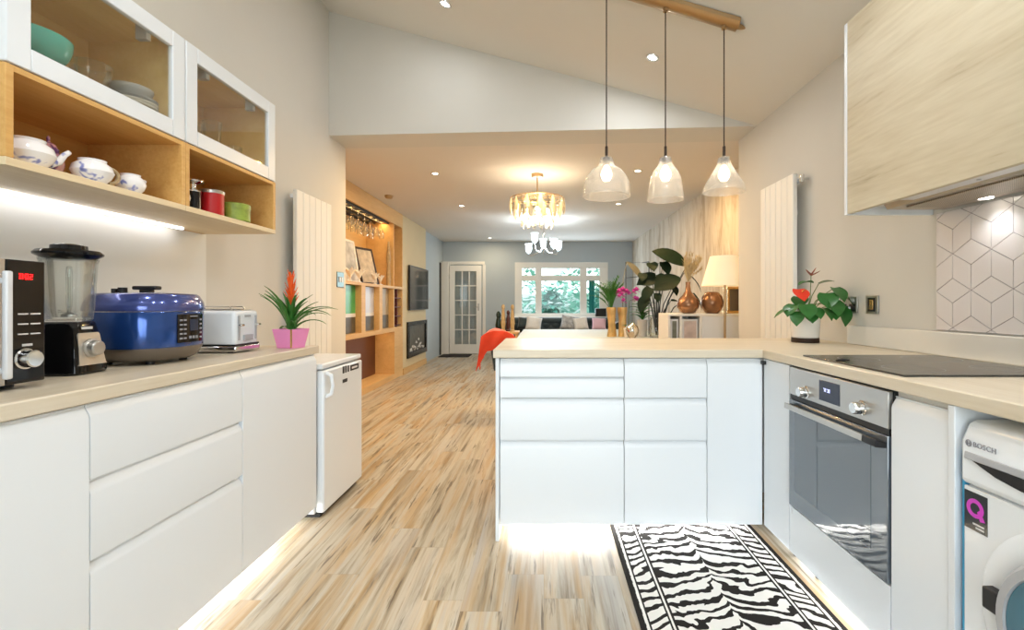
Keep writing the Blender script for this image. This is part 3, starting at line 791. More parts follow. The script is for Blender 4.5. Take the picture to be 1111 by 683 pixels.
O('lid', MB().lathe([(0,.358),(.060,.358),(.066,.362),(.082,.372),(.083,.378),(.076,.386),(.045,.390),(.044,.402),(.036,.406),(0,.407)], (bxc,byc,W0), 36), M['black_gloss'], t)

# multi cooker
cx_, cy_ = -1.505, 1.80
t = T('multi_cooker','large blue metallic multi-cooker with a keypad on the worktop','cooker',(cx_,cy_,W0))
O('base', MB().lathe([(0,.012),(.125,.012),(.140,.020),(.158,.050),(.160,.060),(0,.060)], (cx_,cy_,W0), 56, sq=2.6), M['bronze'], t)
O('body', MB().lathe([(0,.060),(.161,.060),(.163,.066),(.164,.185),(.162,.190),(0,.190)], (cx_,cy_,W0), 56, sq=2.6), M['blue_metal'], t)
ld = O('lid', MB().lathe([(.166,.192),(.168,.200),(.163,.225),(.150,.250),(.142,.256),(.08,.260),(0,.262)], (cx_,cy_,W0), 56, sq=2.6), M['blue_lid'], t)
O('lid_handle', MB().box(cx_-.045,cx_+.045,cy_-.016,cy_+.016,W0+.272,W0+.286).box(cx_-.02,cx_+.02,cy_-.013,cy_+.013,W0+.256,W0+.274), M['black'], ld, bevel=.004)
O('valve', MB().cyl((cx_-.03,cy_-.07,W0+.256), .014, .022).cyl((cx_-.055,cy_-.075,W0+.256), .010, .018), M['black'], ld)
# keypad follows the curved wall towards the aisle
def cooker_wall(a, z, d=0):
    ca, sa = math.cos(a), math.sin(a); k = (abs(ca)**2.6+abs(sa)**2.6)**(-1/2.6)
    r = .164*k + d; return Vector((cx_+r*ca, cy_+r*sa, W0+z))
A0, A1 = R(-20), R(24)
kp = O('keypad', MB().grid(lambda u,v: cooker_wall(A0+(A1-A0)*u, .075+.105*v, .003), 14, 2, .004), M['black_gloss'], t)
kb = MB()
def patch(mb, u0, u1, v0, v1): mb.grid(lambda u,v: cooker_wall(A0+(A1-A0)*(u0+(u1-u0)*u), .075+.105*(v0+(v1-v0)*v), .0045), 3, 1, .0015)
for r_ in range(5):
    for c_ in range(2): patch(kb, .06+.13*c_, .15+.13*c_, .12+.16*r_, .18+.16*r_)
    patch(kb, .83,.93,.12+.16*r_,.18+.16*r_)
for c_ in range(3): patch(kb, .38+.13*c_, .47+.13*c_, .12,.22)
patch(kb, .42,.72,.90,.94)
O('key', kb, M['text_grey'], kp)
sc_ = MB(); patch(sc_, .42,.74,.40,.82)
O('screen', sc_, M['display'], kp)
for a in (30,120,210,300): O('foot', MB().cyl((cx_+.11*math.cos(R(a+15)),cy_+.11*math.sin(R(a+15)),W0), .014, .013, seg=12), M['black'], t)

# toaster (levers face the aisle)
t = T('toaster','white toaster with chrome trim beside the blue cooker','toaster',(-1.51,2.185,W0))
tx0, tx1, ty0, ty1 = -1.66,-1.366,2.10,2.272
O('shell', bx(tx0,tx1,ty0,ty1,W0+.028,W0+.188), M['white_gloss'], t, bevel=.016, bseg=4)
O('base', bx(tx0-.004,tx1+.006,ty0-.004,ty1+.004,W0+.006,W0+.030), M['chrome'], t, bevel=.005)
O('base_band', bx(tx0,tx1+.002,ty0-.001,ty1+.001,W0+.030,W0+.038), M['black'], t)
O('top_plate', bx(tx0+.02,tx1-.02,ty0+.025,ty1-.025,W0+.187,W0+.193), M['steel'], t, bevel=.002)
for yy in (ty0+.045,ty1-.075): O('slot', bx(tx0+.035,tx1-.04,yy,yy+.030,W0+.1925,W0+.1945), M['dark_slot'], t)
for yy in (ty0+.04,ty1-.04): O('rack_wire', MB().tube([(tx0+.03,yy,W0+.193),(tx0+.04,yy,W0+.205),(tx1-.05,yy,W0+.205),(tx1-.04,yy,W0+.193)], .003, 6), M['steel'], t)
for yy in (ty0+.018,ty1-.030): O('lever_slot', bx(tx1-.001,tx1+.004,yy,yy+.012,W0+.055,W0+.165), M['grey'], t)
for yy in (ty0+.012,ty1-.036): O('lever', bx(tx1+.004,tx1+.022,yy,yy+.024,W0+.118,W0+.128), M['chrome'], t, bevel=.003)
O('dial', bx(tx1,tx1+.010,ty0+.055,ty1-.055,W0+.052,W0+.078), M['grey'], t, bevel=.002)
O('badge', bx(tx1,tx1+.002,ty0+.068,ty1-.062,W0+.158,W0+.168), M['grey'], t)
for a in (ty0+.03,ty1-.03):
    for b in (tx0+.04,tx1-.04): O('foot', MB().cyl((b,a,W0), .010, .007, seg=10), M['black'], t)

# bromeliad in a square pink pot, a corner towards the viewer
pc = Vector((-1.262,2.37,W0)); th_ = math.atan2(-.88,.47)
t = T('bromeliad','orange-flowered bromeliad in a square pink pot near the worktop end','plant',tuple(pc))
pm = MB()
def sqring(s, z): return [pc + Vector((s*math.cos(th_+i*math.pi/2), s*math.sin(th_+i*math.pi/2), z)) for i in range(4)]
for (s0,za),(s1,zb) in (((.062,0),(.084,.094)),((.084,.094),(.076,.094)),((.076,.094),(.070,.07))):
    a, b = [pm.bm.verts.new(p) for p in sqring(s0,za)], [pm.bm.verts.new(p) for p in sqring(s1,zb)]
    for i in range(4): pm.bm.faces.new([a[i],a[(i+1)%4],b[(i+1)%4],b[i]])
pm.poly(sqring(.062,0)[::-1]); pm.poly(sqring(.070,.07))
po = O('pot', pm, M['pink_pot'], t, bevel=.003)
cd = Vector((math.cos(th_),math.sin(th_),0))
O('gold_stripe', MB().tube([pc+cd*.063+Vector((0,0,.004)), pc+cd*.085+Vector((0,0,.093))], .0042, 6), M['gold'], po)
O('soil', MB().box(pc.x-.042,pc.x+.042,pc.y-.042,pc.y+.042,W0+.0705,W0+.078,), M['soil'], t)
fo = MB(); rr = random.Random(3)
for k in range(30):
    a = k*2.39996 + rr.uniform(-.2,.2); e = rr.uniform(.55,1.25) if k < 20 else rr.uniform(1.0,1.4)
    if math.cos(a-R(222)) > .5: e = max(e, 1.25)
    fo.leaf(pc+Vector((.012*math.cos(a),.012*math.sin(a),.078+.0025*k)), a, e, rr.uniform(.17,.25) if k < 20 else rr.uniform(.12,.17), .026, (.8 if math.cos(a-R(222)) > .5 else rr.uniform(1.1,1.9)) if k < 20 else .7, 'lance', .5, 9)
O('foliage', fo, M['green'], t, recalc=False)
fl = MB()
for k in range(26):
    a = k*2.39996; q = k/26
    fl.leaf(pc+Vector((.004*math.cos(a),.004*math.sin(a),.20+.14*q)), a, 1.0+.35*q, .07-.012*q, .020, -.1, 'lance', .5, 6)
fl.tube([pc+Vector((0,0,.12)),pc+Vector((0,0,.34))], [.010,.006])
O('flower', fl, M['orange_petal'], t, recalc=False)

# radiators on both side walls
def radiator(wx, sgn, y0, y1, z0, z1, n, label, valve):
    t = T('radiator', label, 'radiator', (wx+sgn*.05,(y0+y1)/2,z0))
    w = (y1-y0)/n
    for k in range(n):
        a = y0+k*w
        m = MB(); m.box(wx+sgn*.055 if sgn > 0 else wx-.085, wx+.085 if sgn > 0 else wx-.055, a+.0015, a+w-.0015, z0, z1)
        O('column', m, M['white_paint'], t, bevel=.006, bseg=2)
    c = MB()
    for zz in (z0+.04, z1-.06):
        lo, hi = sorted((wx+sgn*.035, wx+sgn*.056)); O('header', bx(lo,hi,y0+.004,y1-.004,zz,zz+.03), M['white_gloss'], t)
    b = MB()
    for yy in (y0+w*1.5, y1-w*1.5):
        for zz in (z0+.2, z1-.25):
            lo, hi = sorted((wx+sgn*.001, wx+sgn*.036)); O('bracket', bx(lo,hi,yy-.015,yy+.015,zz,zz+.03), M['white_paint'], t)
    if valve:
        v = MB(); yy = y0-.012
        v.cyl((wx+sgn*.045,yy-.02,z1-.045), .011, .035, axis='y', seg=14); v.cyl((wx+sgn*.045,yy-.02,z1-.068), .014, .05, seg=14)
        v.tube([(wx+sgn*.045,yy-.02,z1-.045),(wx+sgn*.002,yy-.02,z1-.045)], .008, 10)
        O('valve', v, M['chrome'], t)
    return t
radiator(-1.81, 1, 3.315, 3.86, .55, 1.94, 6, 'white tall column radiator on the wall behind the bromeliad', False)
radiator(1.70, -1, 3.075, 3.54, .40, 1.985, 6, 'cream white column radiator on the wall behind the potted anthurium', True)
t = T('light_switch','brushed metal double light switch at the corner beside the column radiator','switch',(-1.81,4.20,1.30))
O('plate', bx(-1.81,-1.803,4.145,4.285,1.285,1.42), M['teal_reflect_plate'], t, bevel=.003)
for yy in (4.178,4.222): O('rocker', bx(-1.803,-1.797,yy,yy+.03,1.33,1.375), M['lightgrey'], t, bevel=.002)
# ================================================================== PENINSULA
P0, P1, P2, P3 = -.212, .386, .784, RX-.004
base_cabinet('drawer_cabinet','P',P0,P1,[('drawer',.405),('drawer',.203),('drawer',.100),('drawer',.092)],'white peninsula drawer cabinet with four drawers, at the free end')
base_cabinet('drawer_cabinet','P',P1,P2,[('drawer',.405),('drawer',.203),('drawer',.192)],'white peninsula drawer cabinet with three drawers, in the middle')
base_cabinet('corner_cabinet','P',P2,P3,[('door',.80)],'white corner cabinet with one narrow door, where the peninsula meets the oven run')
O('end_panel', bx(P0-.020,P0-.002,PY-.002,2.985,.0,.879), M['white'], label='white end panel closing the free end of the peninsula', cat='panel', bevel=.002)
O('back_panel', bx(P0,1.66,2.865,2.885,.001,.879), M['white'], label='white back panel of the peninsula facing the living room', cat='panel')
O('worktop', bx(-.243,1.697,PY-.012,3.03,.880,.920), M['worktop_x'], label='pale wood peninsula worktop between the kitchen and the living room', cat='worktop', bevel=.004)
kickboard('white kickboard with a glowing LED strip under the peninsula drawers', (.4,2.44,0), (P0,1.03,2.435,2.455,.0005,.0795), (P0+.05,.98,2.423,2.435,.060,.078))

# ================================================================== RIGHT RUN
t = T('corner_filler','white filler panel beside the oven at the inner corner, with a black bumper','panel',(1.38,2.155,.08))
O('panel', front('R',2.040,PY-.003,.08,.879,False), M['white'], t, bevel=.0015)
O('bracket', bx(1.076,1.17,2.13,2.17,.079,.12), M['carcass'], t)
O('foot', MB().cyl((1.15,2.15,.0005), .018, .079, seg=14), M['black'], t)
O('bumper', MB().box(RX-.018,RX,PY-.030,PY-.006,.851,.868), M['black'], t, bevel=.003)

# oven: steel fascia, handle and dark glass door
oy0, oy1, oz0, oz1 = 1.447, 2.034, .285, .872
t = T('oven','built-in electric oven with a steel fascia and dark glass door','oven',(1.35,(oy0+oy1)/2,.28))
O('body', bx(RX+.03,1.62,oy0+.012,oy1-.012,oz0+.005,oz1-.005), M['grey'], t)
O('surround', bx(RX+.012,RX+.03,oy0-.004,oy1+.001,oz0,oz1+.006), M['black'], t)
O('control_panel', bx(RX-.004,RX+.012,oy0+.002,oy1-.002,.757,oz1), M['steel'], t, bevel=.002)
O('vent', bx(RX+.001,RX+.012,oy0+.004,oy1-.004,.737,.757), M['black'], t)
d = MB(); d.box(RX-.006,RX+.012,oy0+.002,oy1-.002,oz0,.735)
dro = O('door', d, M['oven_glass'], t, bevel=.003)
O('window', bx(RX-.0072,RX-.0058,oy0+.075,oy1-.05,oz0+.07,.690), mat('oven_window_glass', rgb(62,74,84), .04, spec=1.0, ior=1.8), dro)
hb = MB(); hb.prism([(-.010,-.010),(.010,-.013),(.013,.006),(-.008,.012)], oy0+.070, oy1-.030, lambda p,q,tt:(RX-.032+p, tt, .712+q))
O('handle', hb, M['steel'], dro, bevel=.002)
O('handle_mount', MB().prism([(-.010,-.011),(.025,-.014),(.025,.004),(-.008,.012)], oy0+.004, oy0+.069, lambda p,q,tt:(RX-.032+p, tt, .712+q)), M['black'], dro, bevel=.002)
O('handle_mount', MB().prism([(.0135,-.011),(.025,-.014),(.025,.004),(.0135,.012)], oy1-.105, oy1-.034, lambda p,q,tt:(RX-.032+p, tt, .712+q)), M['black'], dro, bevel=.002)
def kpos(x, y):
    Y = RX*F/(x-CX); return Y, EYE-(y-CY)*Y/F
for nm, xx, yy in (('a',876,424),('b',937,441)):
    Y_, Z_ = kpos(xx, yy)
    kn = MB().lathe([(.025,0),(.025,-.004),(.0205,-.006),(.0195,-.030),(.017,-.034),(0,-.034)], (RX-.004,Y_,Z_-.004), 28, axis='x')
    O('knob', kn, M['chrome'], t)
Ya, Za = kpos(890,414); Yb, Zb = kpos(912.5,439)
O('display', bx(RX-.0055,RX-.003,Yb,Ya,.775,.852), M['display'], t, bevel=.001)
dg = MB()
for k, on in enumerate(('abc','abged','abcd','abcdef')):
    # digits read from the aisle, so they run towards the camera
    S7 = {'a':(0,.006,.0105,.012),'g':(0,.006,.0053,.0067),'d':(0,.006,0,.0015),'f':(0,.0013,.006,.012),'b':(.0047,.006,.006,.012),'e':(0,.0013,0,.006),'c':(.0047,.006,0,.006)}
    for s in on:
        a,b,c,e = S7[s]; y_ = Ya-.030-.0095*k-(.004 if k > 1 else 0)
        dg.box(RX-.0062,RX-.0053,y_-b,y_-a,.812+c,.812+e)
O('clock_digits', dg, M['white_led'], t)
t = T('oven_housing','white panel under the oven, part of its housing','panel',(1.38,(oy0+oy1)/2,.08))
O('panel', front('R',oy0-.002,oy1+.004,.08,.282,False), M['white'], t, bevel=.0015)
for yy in (oy0+.06,oy1-.06): O('foot', MB().cyl((1.15,yy,.0005), .018, .079, seg=14), M['black'], t)
O('base_board', bx(1.076,1.62,oy0,oy1,.0795,.10), M['carcass'], t)
O('clip', bx(RX-.001,RX+.001,oy1-.02,oy1-.012,.25,.27), M['lightgrey'], t)

base_cabinet('base_cabinet','R',1.236,1.443,[('door',.785)],'narrow white pull-out cabinet between the oven and the washing machine')
O('end_panel', bx(RX-.006,1.66,1.212,1.233,.0,.879), M['white'], label='white end panel beside the washing machine', cat='panel', bevel=.002)
O('worktop', bx(RX-.010,1.697,.35,PY-.0125,.880,.920), M['worktop_y'], label='pale wood worktop over the oven and the washing machine', cat='worktop', bevel=.004)
kickboard('white kickboard with a glowing LED strip under the oven', (1.26,1.8,0), (1.25,1.27,1.24,2.43,.0005,.0795), (1.238,1.25,1.27,2.24,.060,.078))
O('upstand', bx(1.672,1.699,.35,2.62,.9205,1.022), M['white_paint'], label='low white upstand along the wall behind the hob', cat='upstand', bevel=.004)

# hob
t = T('hob','black glass electric hob set on the worktop over the oven','hob',(1.357,1.70,.9205))
O('glass', bx(1.083,1.632,1.425,1.985,.9205,.9265), M['hob'], t, bevel=.002)
for a, b, r in ((1.22,1.57,.085),(1.22,1.84,.07),(1.50,1.57,.07),(1.50,1.84,.095)):
    O('ring_marking', MB().lathe([(r-.002,.9266),(r-.002,.9269),(r,.9269),(r,.9266)], (a,b,0), 40, closed=False), M['grey'], t)
# small dark scraper by the hob edge
sb = MB(); sb.tube([(1.088,1.765,.930),(1.098,1.74,.934),(1.115,1.73,.934)], [.004,.006,.003], 8)
O('scraper', sb, M['black'], label='tiny dark scraper lying on the front edge of the hob', cat='scraper')

# tile panel: cubes of three rhombi
TY0, TY1, TZ0, TZ1 = 1.10, 2.045, 1.028, 1.527
t = T('tile_panel','white cube-pattern tile panel with grey lines behind the hob','tiles',(1.698,1.6,TZ0))
O('backing', bx(1.693,1.6995,TY0,TY1,TZ0,TZ1), M['grout'], t)
def clip(poly, lo, hi, ax):
    out = []
    for side, lim in ((1,lo),(-1,hi)):
        src = out if side == -1 else poly; res = []
        for i in range(len(src)):
            p, q = src[i], src[(i+1)%len(src)]
            ip, iq = side*(p[ax]-lim) >= 0, side*(q[ax]-lim) >= 0
            if ip: res.append(p)
            if ip != iq:
                s = (lim-p[ax])/(q[ax]-p[ax]); res.append((p[0]+(q[0]-p[0])*s, p[1]+(q[1]-p[1])*s))
        out = res
    return out
tm = MB(); hw, s_ = .0845, .1015
def shrink(poly, g):
    cx = sum(p[0] for p in poly)/len(poly); cy = sum(p[1] for p in poly)/len(poly)
    n = len(poly); res = []
    area = sum(poly[i][0]*poly[(i+1)%n][1]-poly[(i+1)%n][0]*poly[i][1] for i in range(n))
    if area < 0: poly = poly[::-1]
    L = []
    for i in range(n):
        a, b = Vector(poly[i]), Vector(poly[(i+1)%n]); e = (b-a).normalized(); nn = Vector((-e.y,e.x))
        L.append((a+nn*g, e))
    for i in range(n):
        (p, e), (q, f) = L[i-1], L[i]
        den = e.x*f.y-e.y*f.x
        if abs(den) < 1e-9: res.append(tuple(q)); continue
        k = ((q-p).x*f.y-(q-p).y*f.x)/den; res.append(tuple(p+e*k))
    return res
c0y, c0z = 1.962, 1.143
for i in range(-2, 13):
    for j in range(-2, 6):
        yc = c0y - hw*i*1.0 if False else c0y - 2*hw*i + (hw if j % 2 else 0)
        zc = c0z + 1.5*s_*j
        c = (yc, zc)
        R_ = lambda a,b: (yc+a*hw, zc+b*s_)
        for poly in ([c,R_(1,.5),R_(0,1),R_(-1,.5)], [c,R_(-1,.5),R_(-1,-.5),R_(0,-1)], [c,R_(0,-1),R_(1,-.5),R_(1,.5)]):
            p = clip(poly, TY0, TY1, 0)
            if len(p) < 3: continue
            p = clip(p, TZ0, TZ1, 1)
            if len(p) < 3: continue
            q = []
            for v in p:
                if not q or (Vector(v)-Vector(q[-1])).length > .002: q.append(v)
            if len(q) > 2 and (Vector(q[0])-Vector(q[-1])).length < .002: q.pop()
            if len(q) < 3: continue
            ar = abs(sum(q[k][0]*q[(k+1)%len(q)][1]-q[(k+1)%len(q)][0]*q[k][1] for k in range(len(q))))/2
            if ar < 1e-4: continue
            q = shrink(q, .0014)
            tm.prism(q, 1.690, 1.694, lambda a,b,tt:(tt,a,b))
O('tile', tm, M['tile'], t)

# extractor wall unit
HX = 1.32
t = T('extractor_cabinet','large limed-wood wall cabinet holding the cooker hood','cabinet',(1.51,1.6,1.528))
O('body', bx(HX+.022,1.698,1.05,2.066,1.575,2.36), M['carcass'], t)
O('side_panel', bx(HX,1.698,2.068,2.086,1.527,2.362), M['white'], t, bevel=.0015)
O('door', bx(HX,HX+.020,1.05,2.065,1.530,2.362), M['hoodwood'], t, bevel=.0015)
O('underside', MB().box(HX+.022,1.698,1.975,2.066,1.560,1.574).box(HX+.022,HX+.08,1.05,1.79,1.545,1.574), M['carcass'], t)
t = T('cooker_hood','slim grey extractor hood under the limed-wood cabinet','hood',(1.5,1.45,1.53))
hm = MB(); hm.prism([(HX+.085,1.556),(HX+.105,1.530),(1.66,1.530),(1.69,1.545),(1.69,1.572),(HX+.085,1.572)], 1.10, 1.97, lambda p,q,tt:(p,tt,q))
O('body', hm, M['alu'], t, bevel=.002)
O('filter', bx(HX+.13,1.60,1.16,1.90,1.524,1.5305), M['filter'], t, bevel=.002)
O('front_lip', bx(HX+.03,HX+.083,1.10,1.80,1.533,1.544), M['lightgrey'], t, bevel=.002)
for yy in (1.30,1.75): O('lamp', MB().cyl((1.63,yy,1.5275), .022, .003, seg=20), M['spot'], t)
O('button', MB().cyl((HX+.055,1.50,1.5305), .006, .0025, seg=12), M['grey'], t)
O('hinge_cap', bx(HX+.06,HX+.075,1.995,2.010,1.552,1.5595), M['black'], t)

# sockets on the right wall
def plate(y0, y1, z0, z1, label, cat, kind):
    t = T('wall_socket' if kind == 'socket' else 'cooker_switch', label, cat, (1.695,(y0+y1)/2,z0))
    O('plate', bx(1.692,1.6995,y0,y1,z0,z1), M['steel'], t, bevel=.002)
    if kind == 'socket':
        w = (y1-y0)/2
        for q in range(2):
            a = y0+q*w
            O('socket_face', MB().box(1.690,1.692,a+.012,a+w-.012,z0+.010,z0+.050), M['black'] if True else None, t)
            O('rocker', bx(1.688,1.692,a+.022,a+w-.022,z0+.060,z0+.078), M['text_white'], t, bevel=.001)
        pl_ = MB(); pl_.box(1.672,1.690,y0+.045,y0+.105,z0+.006,z0+.036)
        O('plug', pl_, M['lightgrey'], t, bevel=.005)
    else:
        O('rocker', bx(1.687,1.692,(y0+y1)/2-.014,(y0+y1)/2+.014,z0+.022,z1-.022), M['gold'], t, bevel=.002)
        O('insert', bx(1.6895,1.692,(y0+y1)/2-.026,(y0+y1)/2+.026,z0+.012,z1-.012), M['black'], t)
plate(2.565,2.715,1.088,1.178,'steel double socket with a plug, on the wall beside the anthurium','socket','socket')
plate(2.405,2.495,1.088,1.182,'small steel single switch on the wall between the socket and the tiles','switch','switch')

# washing machine
wy0, wy1, wx0 = .615, 1.196, 1.055
t = T('washing_machine','white front-loading washing machine under the worktop end','washing machine',(1.36,(wy0+wy1)/2,0))
O('body', bx(wx0+.006,1.655,wy0,wy1,.015,.690), M['white_gloss'], t, bevel=.010)
fa = MB(); fa.prism([(wx0+.002,.694),(wx0-.006,.70),(wx0-.004,.80),(wx0+.014,.842),(wx0+.03,.85),(1.655,.85),(1.655,.694)], wy0, wy1, lambda p,q,tt:(p,tt,q))
O('control_panel', fa, M['white_gloss'], t, bevel=.008)
dw = MB(); dw.prism([(.756,0),(.775,0),(.775,.004),(.758,.006)], 1.0, wy1-.014, lambda p,q,tt:(wx0-.004-q,tt,p))
O('drawer_handle', dw, M['grey'], t, bevel=.002)
ds = MB(); 
ds.prism([(1.165,.759),(.98,.759),(.98,.730),(1.04,.728),(1.10,.737),(1.14,.750)], 0, .003, lambda p,q,tt:(wx0-.0085+tt,p,q))
O('drawer_grip', ds, M['dark_slot'], t)
# brand lettering in relief
cu = bpy.data.curves.new('lettering','FONT'); cu.body = 'BOSCH'; cu.size = .0175; cu.extrude = .0006; cu.space_character = 1.08
lt = bpy.data.objects.new('lettering', cu); COL.objects.link(lt)
dgm = bpy.context.evaluated_depsgraph_get(); bpy.context.view_layer.update()
tme = bpy.data.meshes.new_from_object(lt.evaluated_get(bpy.context.evaluated_depsgraph_get()))
bpy.data.objects.remove(lt)
# the text reads towards the camera: local x -> -Y, local y -> +Z, local z -> -X
slope = (.842-.80)/.018
lm = MB(); lm.bm.from_mesh(tme)
for v in lm.bm.verts:
    x_, y_, z_ = v.co; v.co = Vector((wx0-.0062 + .0018*(y_/.02)*0 - z_, 1.160 - x_*1.0, .7915 + y_))
bpy.data.meshes.remove(tme)
O('lettering', lm, M['text_grey'], t, smooth=False)
em = MB(); em.lathe([(.0085,0),(.0085,-.0012),(.0066,-.0012),(.0066,0)], (wx0-.0055,1.172,.797), 28, axis='x', closed=False)
em.box(wx0-.0067,wx0-.0055,1.166,1.178,.796,.798); em.box(wx0-.0067,wx0-.0055,1.1675,1.1695,.7915,.8025); em.box(wx0-.0067,wx0-.0055,1.1745,1.1765,.7915,.8025)
O('emblem', em, M['text_grey'], t)
O('front_panel', bx(wx0,wx0+.008,wy0+.004,wy1-.004,.03,.688), M['white_gloss'], t, bevel=.003)
O('side_strip', MB().prism([(wx0+.006,.03),(wx0+.030,.03),(wx0+.030,.745),(wx0+.020,.762),(wx0+.006,.772)], wy1-.001, wy1+.007, lambda p,q,tt:(p,tt,q)), M['blue_strip'], t, label='blue protective strip')
# sticker: dark square with a magenta ring and tail
stk = MB(); stk.box(wx0-.0008,wx0+.001,1.128,1.190,.585,.678)
so = O('sticker', stk, M['black_gloss'], t, bevel=.0005)
q_ = MB(); q_.lathe([(.023,0),(.023,-.0008),(.013,-.0008),(.013,0)], (wx0-.0008,1.160,.640), 30, axis='x', closed=False)
q_.prism([(1.154,.634),(1.147,.640),(1.134,.616),(1.146,.613)], -.0009, .0, lambda p,q,tt:(wx0-.0008+tt,p,q))
O('ring_mark', q_, M['pinkmark'] if 'pinkmark' in M else mat('magenta_print', rgb(206,60,196), .4), so)
l_ = MB()
for a,b,c,d_ in ((1.136,1.166,.600,.604),(1.136,1.158,.592,.596)): l_.box(wx0-.0016,wx0-.0008,a,b,c,d_)
O('print_line', l_, M['text_white'], so)
dc = (wx0, .905, .445)
rw = MB().lathe([(.235,.001),(.235,-.004),(.222,-.012),(.190,-.010),(.175,-.004),(.175,.001)], dc, 64, axis='x', closed=False)
O('door_surround', rw, M['white_gloss'], t)
do = O('door', MB().lathe([(.175,0),(.178,-.020),(.168,-.034),(.150,-.036),(.148,-.02),(.148,0)], dc, 64, axis='x', closed=False), M['grey'], t)
O('door_glass', MB().lathe([(.148,-.030),(.125,-.024),(.09,.0),(0,.004)], dc, 64, axis='x', closed=False), mat('dark_teal_door_glass', rgb(70,110,125), .05, spec=.9), do)
O('door_catch', bx(wx0-.034,wx0-.001,1.068,1.108,.435,.485), M['black'], do, bevel=.004)
for a in (wx0+.07,1.6):
    for b in (wy0+.07,wy1-.07): O('foot', MB().cyl((a,b,.0005), .022, .0155, seg=14), M['black'], t)

# zebra runner
RW = .715
rb = MB(); rb.grid(lambda u,v: ((u-.5)*RW, -.85+1.72*v, .0115), 6, 10, .0105)
rug = O('rug', rb, rug_mat(RW), label='black and white zebra-striped runner rug in front of the peninsula and oven', cat='rug')
rug.location = (.698, 1.575, 0); OFF[rug.name] = Vector((0,0,0))

# anthurium
ac = Vector((1.492,2.71,.9205))
t = T('anthurium','potted plant with heart leaves and one red flower by the wall sockets','plant',tuple(ac))
po = O('pot', MB().lathe([(0,.026),(.068,.026),(.072,.03),(.078,.148),(.079,.156),(.074,.156),(.070,.13),(0,.13)], ac, 40, closed=False), M['ceramic'], t)
O('saucer', MB().lathe([(0,0),(.070,0),(.072,.003),(.072,.026),(.066,.026),(0,.02)], ac, 40, closed=False), M['darkbrown'], t)
O('soil', MB().cyl(ac+Vector((0,0,.128)), .068, .010), M['soil'], t)
stm = MB(); lf = MB()
def hleaf(px_, py_, dY, L, W, az, elev, curl=.5, roll=0, mb=None):
    L *= 1.35; W *= 1.5
    tip = Vector(px(px_, py_, ac.y+dY)); b = ac+Vector((0,0,.135))
    b = b + (tip-b)*Vector((.12,.12,0)).length*0
    mid = (b+tip)/2 + Vector((0,0,.03))
    stm.tube([b, mid, tip], [.0028,.0024,.002], 6)
    (mb or lf).leaf(tip, az, elev, L, W, curl, 'heart', .2, 8, roll)
for a in ((905,312,-.10,.075,.07,R(-70),-.7),(897,318,-.12,.075,.07,R(-110),-.8),(911,318,-.08,.07,.06,R(-40),-.6),(904,326,-.14,.07,.065,R(-85),-.9),
          (914,332,-.10,.085,.065,R(-70),-1.2),(868,322,-.06,.07,.06,R(-120),-.5),(862,330,-.08,.07,.06,R(-150),-.6),(874,330,-.14,.07,.065,R(-95),-.8),
          (884,334,-.14,.055,.05,R(-80),-.7),(894,334,-.14,.06,.05,R(-60),-.8),(858,334,-.06,.09,.03,R(192),-.25),(866,338,-.12,.065,.05,R(-130),-.9),
          (879,339,-.13,.05,.05,R(-100),-.8),(888,308,.02,.06,.06,R(-30),.4),(903,336,-.12,.055,.05,R(-100),-.6),(872,338,.05,.07,.06,R(160),-.1),(897,326,.06,.08,.07,R(40),.1)):
    hleaf(*a[:7])
O('foliage', lf, M['green_mid'], t, recalc=False)
rf = MB(); rp = Vector(px(868,318,ac.y-.10)); stm.tube([ac+Vector((0,0,.135)), (ac+rp)/2+Vector((0,0,.08)), rp], [.003,.0025,.002], 6)
rf.leaf(rp+Vector((-.01,0,.022)), R(-85), -.75, .085, .095, .3, 'heart', .15, 8)
fo_ = O('flower', rf, M['red_petal'], t, recalc=False)
O('spadix', MB().tube([rp+Vector((0,-.01,.006)), rp+Vector((.01,-.04,.02))], [.004,.003], 8), M['gold'], fo_)
wt = MB(); w0 = Vector(px(880,299,ac.y-.02)); stm.tube([ac+Vector((0,0,.135)), Vector(px(879,322,ac.y-.02)), w0], [.003,.0025,.002], 6)
for az, el in ((R(200),.6),(R(-10),.4),(R(0),.9)): wt.leaf(w0, az, el, .055, .022, -.3, 'lance', .6, 6)
O('faded_flower', wt, mat('faded_red_brown_petal', rgb(140,78,62), .6), t, recalc=False)
lv2 = MB(); lv2.leaf(Vector(px(886,300,ac.y-.03))+Vector((-.02,0,-.035)), R(185), .25, .09, .06, .9, 'oval', .3, 8)
O('upper_leaf', lv2, M['green'], t, recalc=False)
O('stem', stm, M['stem'], t)

# ================================================================== PENDANT
t = T('pendant_light','three clear glass pendant lamps hanging from one brass ceiling bar','pendant',(.70,2.70,2.80))
PYY = 2.70
def bp(X, dn, dy): return Vector((X, PYY+dy, ceil_z(X)-dn))
xa, xb = .10, 1.10
pr = [(-.055,.002),(.055,.002),(.050,.022),(.026,.040),(-.026,.040),(-.050,.022)]
mb = MB(); A = [mb.bm.verts.new(bp(xa,q,p)) for p,q in pr]; B = [mb.bm.verts.new(bp(xb,q,p)) for p,q in pr]
mb.bm.faces.new(A); mb.bm.faces.new(B[::-1])
for i in range(6): mb.bm.faces.new([A[i],A[(i+1)%6],B[(i+1)%6],B[i]])
bar = O('ceiling_bar', mb, M['brass'], t, bevel=.002)
O('end_cap', MB().tube([bp(xb,.02,0), bp(xb+.03,.02,0), bp(xb+.045,.02,0)], [.018,.012,.004], 12), M['brass'], bar)
